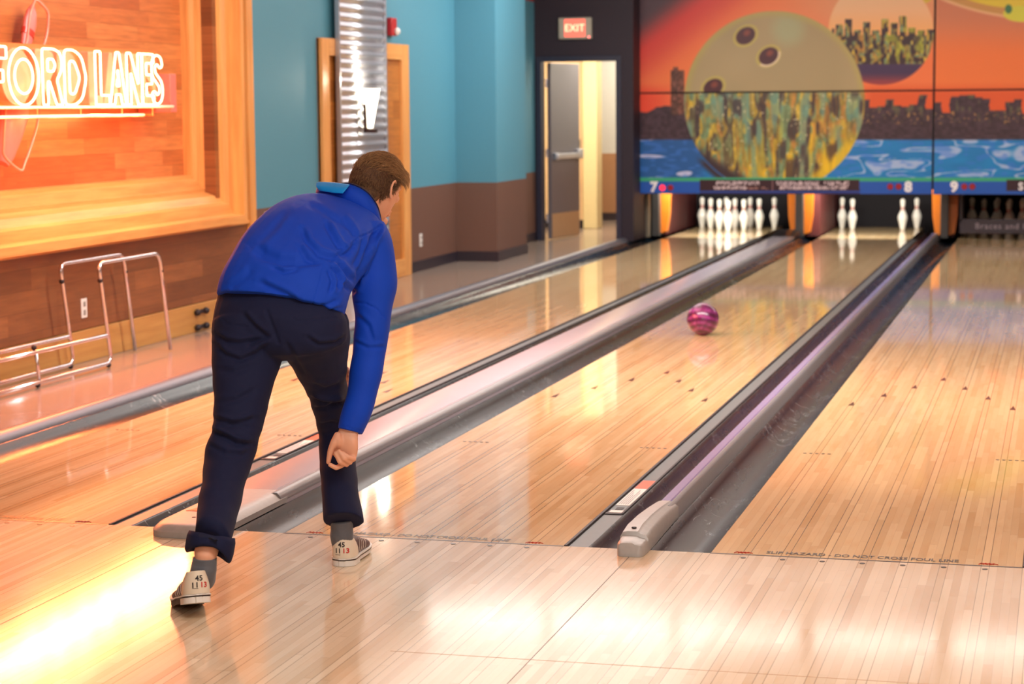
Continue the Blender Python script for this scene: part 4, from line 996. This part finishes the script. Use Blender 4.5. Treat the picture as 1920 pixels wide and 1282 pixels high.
for s in (-1, 1):
    bm_.ellipsoid(hd(s*.011, .094, -.030), .008, .01, .007, 10, 8, HM.to_4x4())
    limb(bm_, [(hd(s*.012, .084, .022), .009), (hd(s*.04, .078, .026), .009), (hd(s*.056, .062, .018), .008)])   # brow
    bm_.ellipsoid(hd(s*.04, .066, -.018), .02, .018, .016, 12, 8, HM.to_4x4())     # cheek
    # ear: helix, lobe, shallow bowl
    E0 = lambda y, z, x=.0: hd(s*(.078+x), -.002+y, -.008+z)
    limb(bm_, [(E0(.006, -.03, -.004), .0055), (E0(-.008, -.022, .002), .0048), (E0(-.017, .0, .007), .0045), (E0(-.015, .02, .009), .0045), (E0(-.004, .03, .007), .0045), (E0(.008, .026, .002), .0045), (E0(.01, .01, -.003), .005)], 10)
    bm_.ellipsoid(E0(-.003, .002, .0), .0035, .014, .022, 12, 8, HM.to_4x4()); bm_.ellipsoid(E0(.004, -.028, .0), .005, .007, .008, 10, 8, HM.to_4x4())
limb(bm_, [(hd(-.018, .088, -.058), .006), (hd(0, .095, -.056), .0075), (hd(.018, .088, -.058), .006)]); limb(bm_, [(hd(-.014, .088, -.069), .007), (hd(0, .094, -.069), .0085), (hd(.014, .088, -.069), .007)])
bm_.ellipsoid(hd(0, .078, -.098), .022, .018, .016, 14, 8, HM.to_4x4())        # chin
neck0 = hd(0, -.035, -.045); neck1 = at(655, 408, -.24)
limb(bm_, [(neck0, .056), (neck0.lerp(neck1, .5), .057), (neck1, .066)], 22)
# jaw to throat
limb(bm_, [(hd(0, .03, -.08), .035), (neck0.lerp(neck1, .55)+Vector((.0, .03, -.02)), .045)], 16)
loft(bm_, [(430, 590, 630, 600, -.6, .1), (440, 540, 645, 560, -.56, .1), (462, 495, 660, 525, -.48, .105), (495, 455, 682, 500, -.38, .1), (550, 430, 698, 468, -.29, .075), (605, 412, 700, 440, -.24, .05)], 3)
shR, elR, wrR = at(698, 466, -.29), at(697, 625, -.36), at(654, 806, -.47)
limb(bm_, [(at(670, 440, -.26), .05), (shR, .052), (shR.lerp(elR, .5), .044), (elR, .037), (elR.lerp(wrR, .35), .038), (elR.lerp(wrR, .8), .029), (wrR, .0275)], 18)
shL, elL, wrL = at(540, 412, -.2), at(505, 560, .0), at(618, 690, -.08)
limb(bm_, [(at(600, 425, -.22), .04), (shL, .045), (shL.lerp(elL, .5), .043), (elL, .037), (elL.lerp(wrL, .4), .037), (wrL, .026)], 18)
hipL, knL, anL = at(468, 625, -.62), at(440, 838, -.8), at(384, 1048, -1.19)
hipR, knR, anR = at(590, 625, -.6), at(628, 800, -.23), at(643, 1000, -.47)
limb(bm_, [(hipL, .085), (hipL.lerp(knL, .5), .06), (knL, .046), (knL.lerp(anL, .35), .047), (knL.lerp(anL, .75), .038), (at(386, 1036, -1.195), .0365), (at(384, 1052, -1.2), .030), (at(380, 1074, -1.19), .030)], 20)
limb(bm_, [(hipR, .085), (at(608, 708, -.40), .054), (knR, .046), (at(634, 870, -.31), .046), (at(640, 940, -.43), .034), (at(641, 990, -.465), .029), (at(642, 1016, -.455), .029)], 20)
# feet inside the shoes
# ---- right hand, loosely curled, palm towards the camera
def fing(path, r0, r1):
    n_ = len(path); limb(bm_, [(at(u, v, y), r0+(r1-r0)*i/(n_-1)) for i, (u, v, y) in enumerate(path)], 12)
yh = -.50
loft(bm_, [(638, 796, 672, 804, -.468, .021), (634, 812, 671, 818, -.48, .0205), (629, 823, 671, 826, -.492, .02), (622, 834, 671, 840, yh+.004, .0185), (622, 848, 670, 852, yh+.006, .0165), (632, 862, 667, 860, yh+.006, .013)], 3, .85, 20)
fing([(634, 816, yh-.008), (626, 830, yh-.018), (620, 845, yh-.02), (617.5, 856, yh-.02), (615.5, 867, yh-.022)], .0145, .0078)           # thumb
fing([(636, 856, yh+.004), (642, 872, yh-.004), (630, 877, yh-.03), (618.5, 871, yh-.04)], .0105, .0078)                             # index
fing([(645, 858, yh+.004), (650, 871, yh-.008), (637, 866, yh-.036), (629, 849, yh-.034)], .0105, .0076)
fing([(654, 857, yh+.004), (657, 867, yh-.008), (645, 860, yh-.036), (635.5, 845, yh-.032)], .0102, .0074)
fing([(662, 853, yh+.004), (664, 861, yh-.006), (654, 857, yh-.03), (643.5, 849, yh-.03)], .0095, .0068)
bm_.ellipsoid(at(634, 828, yh-.012), .017, .014, .024, 14, 10)
# ---- left hand resting on the right thigh, mostly hidden
LH = at(630, 694, -.14)
bm_.ellipsoid(LH, .036, .016, .028, 16, 10)
limb(bm_, [(wrL, .026), (LH, .02)])
for k in range(4): limb(bm_, [(LH+Vector((.02, -.002, .016-k*.015)), .0095), (LH+Vector((.048, -.012, .006-k*.016)), .0085), (LH+Vector((.062-.004*k, -.034, -.006-k*.016)), .0075)], 10)
limb(bm_, [(LH+Vector((-.02, -.006, .016)), .011), (LH+Vector((.004, -.024, .036)), .009), (LH+Vector((.026, -.034, .04)), .008)], 10)
body = link_mesh('body', fuse(bm_, 'body', .0034, 4, .5), M_skin, person, smooth=180)
# eyes and lips
for s in (-1, 1):
    e = MB().ellipsoid(hd(s*.031, .0785, .004), .0115, .0115, .0115, 16, 12).build('eye', M_white, person, smooth=180)
    MB().ellipsoid(hd(s*.031, .0875, .003), .0048, .003, .0048, 12, 8, HM.to_4x4()).build('iris', mat('iris_blue', (60, 84, 110), .2) if s < 0 else D.materials['iris_blue'], e, smooth=180)
# nails on the visible fingers
# ---- hair: cap and strands
M_hair = None
n = NT('light_brown_hair'); p = n.pos('Object'); f = n.noise(p, 60, 4, .7); at_ = n.add('ShaderNodeVertexColor'); at_.layer_name = 'tone'
n.link(n.mix(at_.outputs[0], (*lin((74, 50, 42)), 1), (*lin((196, 152, 106)), 1)), n.b.inputs['Base Color']); n.b.inputs['Roughness'].default_value = .6; n.b.inputs['Specular IOR Level'].default_value = .25; M_hair = n.m
def hairline(ph):
    """lowest polar angle covered by hair at azimuth ph (degrees, 90 = front)"""
    ph = ph % 360; s = math.cos(math.radians(ph)); f_ = math.sin(math.radians(ph))
    if f_ > .55: return 58
    if f_ > .1: return 58+(98-58)*(.55-f_)/.45
    if f_ > -.35: return 98+(112-98)*(.1-f_)/.45
    return 112+36*min(1, (-f_-.35)/.45)
rs = []; 
for i in range(0, 23):
    ring = []
    for j in range(56):
        ph = 360*j/56; th = hairline(ph)*max(.02, i/22); g = .004+.011*max(0, 1-th/100)+.003*noise.noise(Vector((ph*.08, th*.08, 0)))
        if i == 22: g = .0005
        ring.append(HC+HM @ head_surface(math.radians(th), math.radians(ph), g))
    rs.append(ring)
hb = MB(); hb.rings(rs, caps=True); tones = [.12]*len(hb.v); rnd_ = random.Random(3)
def strand(th, ph, ln, drift, lift, w_, tone):
    p0 = head_surface(math.radians(th), math.radians(ph), .002); nrm = p0.normalized(); fl = drift-nrm*drift.dot(nrm); fl = fl.normalized() if fl.length > .05 else Vector((0, 1, 0))
    side = nrm.cross(fl).normalized(); n0 = len(hb.v); k = 4
    for i in range(k+1):
        t = i/k; c = p0+nrm*(lift*math.sin(t*PI*.62)+.003)+fl*(ln*t)-nrm*(ln*ln*t*t*3.2); w2 = w_*(1-t*.8)
        for a in (0, 1, 2):
            q = c+side*(w2*math.cos(a*2.094))+nrm*(w2*math.sin(a*2.094)); hb.v.append(tuple(HC+HM @ q)); tones.append(tone*(.55+.6*t))
    for i in range(k):
        for a in range(3): b_ = (a+1) % 3; hb.face((n0+i*3+a, n0+i*3+b_, n0+i*3+3+b_, n0+i*3+3+a))
for _ in range(14000):
    ph = rnd_.uniform(0, 360); hl = hairline(ph); th = math.degrees(math.acos(1-rnd_.random()*(1-math.cos(math.radians(hl)))))
    top = max(0, 1-th/78.); f_ = math.sin(math.radians(ph))
    if th < 76 and top+rnd_.gauss(0, .06) > .12:   # longer swept top
        drift = Vector((.45+rnd_.gauss(0, .35), .9+rnd_.gauss(0, .3), .15)); strand(th, ph, .018+.03*top+.012*rnd_.random(), drift, .004+.011*rnd_.random(), .0012, .35+.65*rnd_.random())
    else: strand(th, ph, .007+.006*rnd_.random(), Vector((rnd_.gauss(0, .25), rnd_.gauss(.1, .3), -1)), .004, .0009, .5*rnd_.random())
for _ in range(900):   # fringe sweeping out over the brow and temples
    ph = rnd_.uniform(20, 150); th = hairline(ph)-rnd_.uniform(0, 16); strand(th, ph, .03+.025*rnd_.random(), Vector((.9+rnd_.gauss(0, .3), .5, -.35+rnd_.gauss(0, .3))), .014+.008*rnd_.random(), .0011, .6+.4*rnd_.random())
# hair running down the nape onto the neck
def nape(t, a, g): 
    ax_ = (neck1-neck0).normalized(); c = neck0.lerp(neck1, t); s1 = ax_.cross(hf).normalized(); bk = s1.cross(ax_).normalized()
    if bk.dot(hf) > 0: bk = -bk
    return c+(bk*math.cos(a)+s1*math.sin(a))*(.0568+g), ax_
rs = []
for i in range(9):
    t = -.15+.62*i/8; w9 = 1.5*(1-.35*max(0, i-4)/4); ring = [nape(t, -w9+2*w9*j/16, .0035*(1-i/9.))[0] for j in range(17)]+[nape(t, w9-2*w9*j/16, -.006)[0] for j in range(17)]; rs.append(ring)
n0 = len(hb.v); hb.rings(rs); tones += [.16]*(len(hb.v)-n0)
for _ in range(2600):
    t = rnd_.uniform(-.2, .5); a = rnd_.uniform(-1.35, 1.35)*(1-.4*max(0, t)); p, ax_ = nape(t, a, .001); o_ = (p-neck0.lerp(neck1, t)).normalized(); n0 = len(hb.v); ln = rnd_.uniform(.006, .011); tone = .4*rnd_.random(); sdv = o_.cross(ax_)
    for k, w9 in ((0, .0009), (1, .0003)):
        c = p+ax_*(ln*k)+o_*(.003*k)
        for q in range(3): hb.v.append(tuple(c+sdv*(w9*math.cos(q*2.094))+o_*(w9*math.sin(q*2.094)))); tones.append(tone)
    for q in range(3): hb.face((n0+q, n0+(q+1) % 3, n0+3+(q+1) % 3, n0+3+q))
me = hb.mesh('hair'); ca = me.color_attributes.new('tone', 'FLOAT_COLOR', 'POINT')
tt = np.array(tones); ca.data.foreach_set('color', np.repeat(tt[:, None], 4, 1).ravel().astype(np.float32)) if len(tt) == len(me.vertices) else None
link_mesh('hair', me, M_hair, person, smooth=180)

# ---- trousers
tb = MB()
loft(tb, [(412, 545, 640, 572, -.57, .115), (405, 575, 648, 600, -.6, .125), (401, 605, 651, 622, -.62, .135), (404, 632, 650, 640, -.61, .125)], 4)
loft(tb, [(402, 610, 545, 618, -.63, .12), (400, 650, 531, 655, -.66, .11), (402, 700, 514, 704, -.7, .1), (403, 760, 497, 764, -.76, .088), (401, 808, 486, 814, -.8, .08), (386, 850, 473, 860, -.84, .079), (382, 888, 460, 896, -.9, .074), (373, 945, 447, 955, -1.03, .068), (365, 998, 432, 1008, -1.16, .06)], 4)
loft(tb, [(515, 615, 652, 612, -.6, .125), (536, 652, 655, 645, -.53, .115), (562, 690, 650, 690, -.45, .1), (580, 730, 650, 728, -.37, .093), (591, 770, 655, 766, -.31, .087), (600, 808, 662, 806, -.28, .082), (602, 858, 666, 855, -.33, .077), (605, 915, 669, 908, -.41, .072), (610, 982, 680, 972, -.49, .07)], 4, round_ends=False)
me = fuse(tb, 'trousers', .0055, 9, .5)
ripple(me, .005, 9, (1, 1, 2.2), 3.)
creases(me, [
 ([(170, 822), (300, 855), (400, 840), (470, 815)], 5, .006, .8), ([(150, 915), (250, 955), (330, 1000), (450, 1012)], 5, .008, .9), ([(190, 880), (320, 870), (440, 880)], 5, .004, .6),
 ([(175, 190), (260, 240), (360, 252), (480, 232)], 5, .005, .8), ([(170, 265), (250, 340), (360, 380), (490, 330), (560, 260)], 5, .005, .8), ([(200, 450), (320, 470), (450, 420)], 6, .003, .6),
 ([(200, 700), (330, 680), (480, 600)], 6, .004, .6), ([(860, 205), (950, 262), (1080, 250), (1150, 200)], 4, .005, .8), ([(890, 665), (980, 700), (1060, 705), (1150, 690)], 5, .008, .9),
 ([(920, 740), (1000, 742), (1090, 720), (1150, 700)], 4, .006, .8), ([(900, 560), (1000, 600), (1120, 560)], 5, .004, .7), ([(960, 870), (1050, 850), (1120, 860)], 5, .004, .7),
 ([(560, 10), (600, 120), (650, 250)], 3, .004, .0), ([(760, 60), (790, 90), (930, 70), (1080, 60)], 1.6, .002, .0), ([(230, 70), (260, 110), (420, 130)], 1.6, .002, .0), ([(700, 240), (790, 400), (850, 500)], 5, .003, .5),
 ([(120, 1010), (250, 1080), (380, 1090), (430, 1060)], 5, .004, .7), ([(380, 30), (470, 130), (560, 200)], 5, .005, .7), ([(590, 200), (500, 230), (420, 270)], 5, .005, .7)], (4.005, 360, 580))
trousers = link_mesh('trousers', me, M_trouser, person, smooth=180)
# rolled cuff of the left leg, open at the bottom
c0 = (at(361, 1006, -1.17)+at(431, 1018, -1.17))/2; S = (at(433, 1018, -1.17)-at(359, 1005, -1.17))/2
T = Vector((-.12, -.28, -1)).normalized(); Nn = S.cross(T).normalized()
rs = []
for dz, k in ((-.0, 1.0), (-.004, 1.1), (.01, 1.15), (.03, 1.16), (.052, 1.14), (.06, 1.07), (.058, 1.0), (.045, .94), (.02, .92), (.0, .94)):
    ring = []
    for j in range(40):
        a = 2*PI*j/40; off = .008*math.sin(a*2+.5)+.007*max(0, math.cos(a))
        ring.append(c0+S*k*math.cos(a)+Nn*(.058*k)*math.sin(a)+T*(dz-.012+off*(dz > .02)-.022*max(0, -math.sin(a))*(dz > .02)))
    rs.append(ring)
cb = MB().rings(rs, closed=True); me = cb.mesh('rolled_cuff'); ripple(me, .004, 30, seed=2.); cf = link_mesh('rolled_cuff', me, M_trouser, trousers, smooth=180, label='rolled-up cuff of the left trouser leg')
b = MB().tube([at(430.5, 540.5+20, -.73)+Vector((.008*math.cos(2*PI*j/14), 0, .009*math.sin(2*PI*j/14))) for j in range(14)], .0014, 6, closed=True)

# ---- jacket
jb = MB()
loft(jb, [(409, 557, 643, 588, -.6, .14), (414, 535, 649, 570, -.585, .142), (425, 508, 655, 548, -.555, .145), (443, 476, 664, 525, -.5, .145), (468, 444, 682, 500, -.43, .14), (496, 414, 702, 474, -.35, .13), (528, 392, 714, 450, -.28, .108), (572, 380, 716, 430, -.23, .084), (618, 374, 710, 414, -.2, .066)], 4, .92, round_ends=False)
loft(jb, [(640, 452, 716, 412, -.27, .07), (650, 480, 733, 447, -.285, .075), (658, 515, 741, 492, -.3, .075), (664, 552, 740, 540, -.325, .068), (668, 600, 731, 598, -.35, .06), (664, 650, 724, 654, -.375, .055), (656, 708, 712, 715, -.41, .051), (645, 762, 696, 772, -.445, .047), (633, 804, 679, 815, -.47, .044)], 4, .95, round_ends=False)
limb(jb, [(at(590, 420, -.22), .07), (shL, .072), (shL.lerp(elL, .5), .062), (elL, .056), (elL.lerp(wrL, .5), .052), (elL.lerp(wrL, .88), .044)], 18)
me = fuse(jb, 'jacket', .005, 8, .5)
ripple(me, .006, 7, (1, 1, 1.6), 8.)
creases(me, [
 ([(115, 1030), (300, 1058), (450, 1103), (600, 1140), (760, 1152), (930, 1128)], 1.3, .0022, 0), ([(810, 830), (792, 920), (762, 1030), (722, 1135)], 1.1, .002, 0),
 ([(330, 740), (400, 790), (500, 832), (620, 842), (700, 826), (810, 820)], 7, .008, -.9), ([(450, 850), (540, 890), (640, 870)], 5, .005, .8), ([(380, 960), (470, 1000), (560, 1040), (640, 1090)], 6, .005, .8),
 ([(850, 832), (905, 770), (945, 738), (1040, 662), (1120, 625), (1190, 575)], 1.4, .003, 0), ([(905, 775), (960, 770), (1020, 700)], 5, .006, .8),
 ([(660, 600), (700, 690), (780, 765), (880, 800)], 5, .005, .9), ([(820, 560), (870, 650), (910, 720), (950, 745)], 5, .006, .9), ([(930, 520), (990, 600), (1020, 660)], 5, .004, .8), ([(640, 720), (700, 790), (760, 815)], 5, .004, .8),
 ([(860, 850), (900, 900), (915, 945), (905, 1000)], 4, .008, .9), ([(840, 870), (870, 950), (850, 1030)], 4, .005, .8), ([(930, 960), (985, 1010), (1020, 1020)], 5, .007, .8), ([(900, 830), (960, 900), (1000, 950)], 5, .006, .8),
 ([(1190, 590), (1130, 690), (1085, 790), (1045, 900), (1030, 980)], 5, .01, .8), ([(1080, 660), (1060, 760), (1010, 860)], 5, .006, .8), ([(1150, 620), (1110, 700), (1095, 760)], 3, .005, .8),
 ([(1020, 1092), (1090, 1102), (1160, 1135), (1220, 1195)], 1.2, .003, 0), ([(700, 430), (800, 480), (880, 540), (1000, 600)], 6, .003, .7), ([(560, 480), (470, 600), (360, 700)], 8, .003, .7),
 ([(170, 1000), (260, 940), (330, 870)], 7, .003, .7), ([(900, 1080), (840, 1110), (780, 1120)], 4, .004, .8)], (3.562, 380, 260))
creases(me, [([(664, 640), (690, 652), (722, 650)], 4, .003, .7), ([(640, 798), (660, 804), (680, 808)], 1.2, .002, 0), ([(668, 590), (690, 610), (700, 640)], 5, .003, .7)])
jacket = link_mesh('jacket', me, M_jacket, person, smooth=180)
# piping along the left yoke
def on_surface(me_obj, pts, lift=.001):
    bvh = BVHTree.FromPolygons([me_obj.matrix_world @ v.co+me_obj.parent.location for v in me_obj.data.vertices], [p.vertices for p in me_obj.data.polygons]); out = []
    for u, v in pts:
        d = Vector((u-960)/FPX*RIGHT-(v-641)/FPX*UP+FWD).normalized(); h = bvh.ray_cast(Vector(CAM), d)
        if h[0] is not None: out.append(h[0]+h[1]*lift)
    return out
def densify(pts, n=8):
    out = []
    for a, b in zip(pts, pts[1:]): out += [(a[0]+(b[0]-a[0])*k/n, a[1]+(b[1]-a[1])*k/n) for k in range(n)]
    return out+[pts[-1]]
# collar: a standing band round the neck, folded outwards on the left
nb = MB()
low = [(598, 362, -.24), (622, 368, -.27), (650, 380, -.285), (680, 398, -.28), (704, 420, -.25), (716, 436, -.21), (716, 430, -.12), (690, 420, -.06), (650, 405, -.05), (610, 385, -.1), (594, 370, -.17)]
high = [(600, 349, -.22), (628, 346, -.245), (656, 344, -.26), (686, 358, -.26), (706, 383, -.235), (714, 410, -.19), (712, 412, -.1), (690, 405, -.05), (650, 388, -.04), (612, 366, -.09), (596, 356, -.15)]
def loop_pts(lst, n=6):
    P = [at(*q) for q in lst]; out = []; m = len(P)
    for i in range(m):
        a, b_, c, d = P[i-1], P[i], P[(i+1) % m], P[(i+2) % m]
        for k in range(n): t = k/n; out.append(.5*((2*b_)+(c-a)*t+(2*a-5*b_+4*c-d)*t*t+(3*b_-a-3*c+d)*t**3))
    return out
lo_, hi_ = loop_pts(low), loop_pts(high); cen = sum(lo_, Vector())/len(lo_)
def inn(P, d): return [p+(cen-p).normalized()*d for p in P]
nb.rings([lo_, [a.lerp(b_, .5)+(a-cen).normalized()*.004 for a, b_ in zip(lo_, hi_)], hi_, inn(hi_, .008), [a.lerp(b_, .5) for a, b_ in zip(inn(lo_, .012), inn(hi_, .01))], inn(lo_, .014)], closed=True)
collar = nb.build('collar', M_jacket, jacket, smooth=180)
MB().tube(hi_, .003, 6, closed=True).build('collar_edge', M_piping, collar, smooth=180)
# bright lining shown where the collar falls open on the left
q = [[(593, 343, -.25), (599, 341, -.25), (626, 342, -.26), (657, 346, -.27)], [(594, 350, -.26), (602, 350, -.27), (628, 352, -.285), (652, 353, -.29)], [(600, 358, -.275), (607, 359, -.285), (626, 362, -.3), (643, 363, -.305)]]
bm = bmesh.new(); G = []
for i in range(9):
    row = []
    for j in range(13):
        a = i/8*2; b_ = j/12*3; i0 = min(1, int(a)); j0 = min(2, int(b_)); fa, fb = a-i0, b_-j0
        P = lambda ii, jj: at(*q[ii][jj]); p = (P(i0, j0)*(1-fb)+P(i0, j0+1)*fb)*(1-fa)+(P(i0+1, j0)*(1-fb)+P(i0+1, j0+1)*fb)*fa
        row.append(bm.verts.new(p+Vector((0, -.006*math.sin(PI*i/8), 0))))
    G.append(row)
for i in range(8):
    for j in range(12): bm.faces.new((G[i][j], G[i][j+1], G[i+1][j+1], G[i+1][j]))
me = D.meshes.new('lining'); bm.to_mesh(me); bm.free(); o = link_mesh('collar_lining', me, M_lining, collar, smooth=180, label='bright light-blue collar lining'); sm_ = o.modifiers.new('s', 'SOLIDIFY'); sm_.thickness = .005; sm_.offset = 0; sb = o.modifiers.new('b', 'SUBSURF'); sb.levels = sb.render_levels = 1

# ---- socks
def sock(rings, name='sock'):
    b = MB(); loft(b, rings, 5, 1., 24, False); me = b.mesh(name); ripple(me, .0012, 60); return link_mesh(name, me, M_sock, person, smooth=180)
sock([(363, 1044, 405, 1048, -1.2, .036), (361, 1056, 405, 1060, -1.2, .038), (357, 1070, 404, 1074, -1.2, .044), (350, 1090, 402, 1094, -1.18, .055)])
sock([(620, 975, 661, 975, -.47, .034), (621, 990, 661, 990, -.465, .035), (620, 1004, 662, 1005, -.46, .038), (624, 1022, 661, 1022, -.45, .036)])

# ---- shoes, built in a local frame (x right, y toe, z up) then placed
M_heel = mat('cream_heel_leather', (226, 216, 196), .4, var=.04, bump=.1); M_upper = mat('dark_brown_shoe_leather', (88, 66, 62), .45, var=.08, bump=.1)
M_stripe = mat('pale_shoe_stripe', (216, 200, 186), .45); M_sole = mat('white_rubber_sole', (228, 226, 220), .45, var=.05); M_welt = mat('black_welt', (46, 38, 38), .5)
M_n1 = mat('black_size_print', (34, 30, 34), .5); M_n2 = mat('red_size_print', (196, 38, 40), .5)
def half_w(y):   # plan half width of the foot along its length, left and right
    if y < .035: return .0385*math.sqrt(max(.04, 1-((.035-y)/.0355)**2))
    P = [(0, .02), (.01, .033), (.035, .0385), (.09, .0375), (.15, .043), (.2, .049), (.235, .048), (.265, .04), (.285, .026), (.294, .01)]
    for (a, wa), (b, wb) in zip(P, P[1:]):
        if a <= y <= b: return wa+(wb-wa)*(y-a)/(b-a)
    return .01
def top_h(y): 
    P = [(0, .078), (.03, .088), (.07, .088), (.1, .088), (.14, .08), (.19, .062), (.24, .05), (.28, .04), (.294, .028)]
    for (a, wa), (b, wb) in zip(P, P[1:]):
        if a <= y <= b: return wa+(wb-wa)*(y-a)/(b-a)
    return .03
def make_shoe(loc, yaw, pitch, label, side, toe_bend=0.):
    M = Matrix.Translation(loc) @ Matrix.Rotation(yaw, 4, 'Z')
    def place(p):
        x, y, z = p; piv = .205
        if pitch and y < piv:   # heel lifted, the forefoot stays down
            c, s = math.cos(pitch), math.sin(pitch); dy = y-piv; y, z = piv+dy*c+z*s*.0, -dy*s+z*c
            y += z*0
        return M @ Vector((x+side*.006*math.sin(PI*min(1, max(0, y)/.29)), y, z))
    def place_soft(p):
        x, y, z = p; piv = .21
        if pitch:
            t = min(1, max(0, (piv-y)/.06)); a = pitch*(t if t < 1 else 1); dy = min(0, y-piv); c, s = math.cos(a), math.sin(a); y, z = (piv+dy*c if dy < 0 else y), z*c-dy*s
            if dy < 0: y += (z)*s*.35
        return M @ Vector((x+side*.006*math.sin(PI*min(1, max(0, y)/.29)), y, z))
    r = person
    def rings_(z_of, w_add, y0=0., y1=.294, n_=22, m_=11):
        out = []
        for i in range(n_+1):
            y = y0+(y1-y0)*i/n_; yy = min(max(y, .0), .294); w_ = half_w(yy)+w_add; out.append((y, w_, z_of(yy)))
        return out
    # upper: lofted along the foot with an opening hidden by the sock
    ub = MB(); rs = []
    for i in range(25):
        y = .002+.288*i/24; w_ = half_w(y); h = top_h(y); ring = []
        for j in range(24):
            a = 2*PI*j/24; ca, sa = math.cos(a), math.sin(a); zc = .012+(h-.012)/2; zz = zc+(h-.012)/2*math.copysign(abs(sa)**.8, sa)
            tap = 1-.42*max(0, (zz-.02)/(h))**1.6*(1 if y < .12 else .7); ring.append(place_soft((w_*tap*math.copysign(abs(ca)**.8, ca), y, zz)))
        rs.append(ring)
    ub.rings(rs); upper = ub.build('shoe', M_upper, person, smooth=180, label=label)
    # heel counter wraps the rear
    hb_ = MB(); rs = []
    for i in range(9):
        z = .0285+.072*i/8; ext = .062-.03*max(0, (i-3)/5)**1.5; ring_o = []; ring_i = []
        for j in range(21):
            t = -1+2*j/20; a = t*PI*.5; tap = 1-.36*max(0, (z-.02)/.088)**1.6
            if abs(t) <= 1: x = (.041*tap)*math.sin(a); y = .034-.039*math.cos(a)*(1 if abs(t) < 1 else 0)
            bulge = .003*math.sin(PI*i/8); ring_o.append((x*(1+.06*math.sin(PI*i/8)), y-bulge))
        ring_o = [(ring_o[0][0], ext)]+ring_o+[(ring_o[-1][0], ext)]
        full = [place_soft((x, y, z)) for x, y in ring_o]+[place_soft((x*.9, y+.004, z)) for x, y in ring_o[::-1]]; rs.append(full)
    hb_.rings(rs); heel = hb_.build('heel_counter', M_heel, upper, smooth=60, label='cream heel counter with size numbers')
    # sole: heel block, thin forefoot, dark welt line
    def plan(mb, z0, z1, y0, y1, grow, n_=18):
        R_ = []; Lf = []
        for i in range(n_+7):
            y = y0+(y1-y0)*(i/(n_+6))**1.8; w_ = half_w(min(max(y, 0), .294))+grow
            R_.append((w_, y)); Lf.append((-w_, y))
        if y0 <= .001: R_[0] = (.009, y0-grow); Lf[0] = (-.009, y0-grow)
        pl = R_+Lf[::-1]; mb.rings([[place_soft((x, y, z0)) for x, y in pl], [place_soft((x, y, z1)) for x, y in pl]]); return mb
    s1 = plan(MB(), .0, .024, 0, .082, .0035).build('sole', M_sole, upper, smooth=30, label='white heel block')
    plan(MB(), .019, .0235, .0, .294, .0045).build('welt', M_welt, upper, smooth=30)
    plan(MB(), .0235, .028, .0, .294, .0055).build('welt', M_sole, upper, smooth=30, label='white welt strip')
    plan(MB(), .006 if not pitch else .004, .02, .075, .294, .002).build('forefoot_sole', M_welt if pitch else M_sole, upper, smooth=30)
    # pale stripes over the quarter
    for k in range(4):
        for sd_ in (-1, 1):
            pts = []
            for t in range(7):
                y = .085+k*.022+t*.006; z = .03+.05*t/6*(1 if k < 3 else .7); w_ = half_w(y)*(1-.42*max(0, (z-.02)/top_h(y))**1.6*.85); pts.append(place_soft((sd_*(w_+.0005), y, z)))
            ub_ = BVHTree.FromPolygons([v_.co+person.location for v_ in upper.data.vertices], [p_.vertices for p_ in upper.data.polygons]); pts = [(lambda h: h[0]+h[1]*.0004 if h[0] is not None else q_)(ub_.find_nearest(q_)) for q_ in pts]
            MB().tube(pts, .0011, 6).build('stripe', M_stripe, upper, smooth=180, label='pale diagonal stripe')
    # lace rows
    for k in range(4): MB().tube([place_soft((-.018, .12+.02*k, top_h(.12+.02*k)-.002)), place_soft((0, .118+.02*k, top_h(.12+.02*k)+.003)), place_soft((.018, .12+.02*k, top_h(.12+.02*k)-.002))], .0022, 6).build('lace', M_stripe, upper, smooth=180)
    # numbers pressed onto the rear of the counter
    vs_ = [v.co+person.location for v in heel.data.vertices]; bvh = BVHTree.FromPolygons(vs_, [p.vertices for p in heel.data.polygons])
    for txt, cx, cz, m, s_ in (('45', .001, .076, M_n1, .023), ('11', -.012, .055, M_n1, .023), ('13', .015, .055, M_n2, .023)):
        me = text_mesh(txt, s_, Matrix.Identity(4), 0, offset=.0006, space=1.05); bm = bmesh.new(); bm.from_mesh(me)
        bmesh.ops.subdivide_edges(bm, edges=bm.edges[:], cuts=1)
        for v in bm.verts:
            p = place_soft((cx+v.co.x, -.02, cz+v.co.y)); dr = (place_soft((cx+v.co.x, .05, cz+v.co.y))-p).normalized(); h = bvh.ray_cast(p-dr*.02, dr); v.co = (h[0]-dr*.0012) if h[0] is not None else p
        bm.to_mesh(me); bm.free(); link_mesh('size_number', me, m, heel, smooth=0, label=('red' if m == M_n2 else 'black')+' size number '+txt)
    p = [place_soft((-.021+.0018*i, -.02, .0415)) for i in range(11)]; out = []
    for a in p:
        dr = (M.to_3x3() @ Vector((0, 1, 0))).normalized(); h = bvh.ray_cast(a-dr*.02, dr); out.append((h[0]-dr*.0006) if h[0] is not None else a)
    MB().tube(out, .0007, 5).build('underline', M_n1, heel)
    return upper
hR = at(642, 1059, -.485); make_shoe((hR.x, -.49, .001), math.radians(7), 0, 'right bowling shoe planted flat, brown with cream heel', 1)
make_shoe((.228, -1.30, .001), math.radians(33), math.radians(15), 'left bowling shoe with the heel lifted, brown with cream heel', -1)
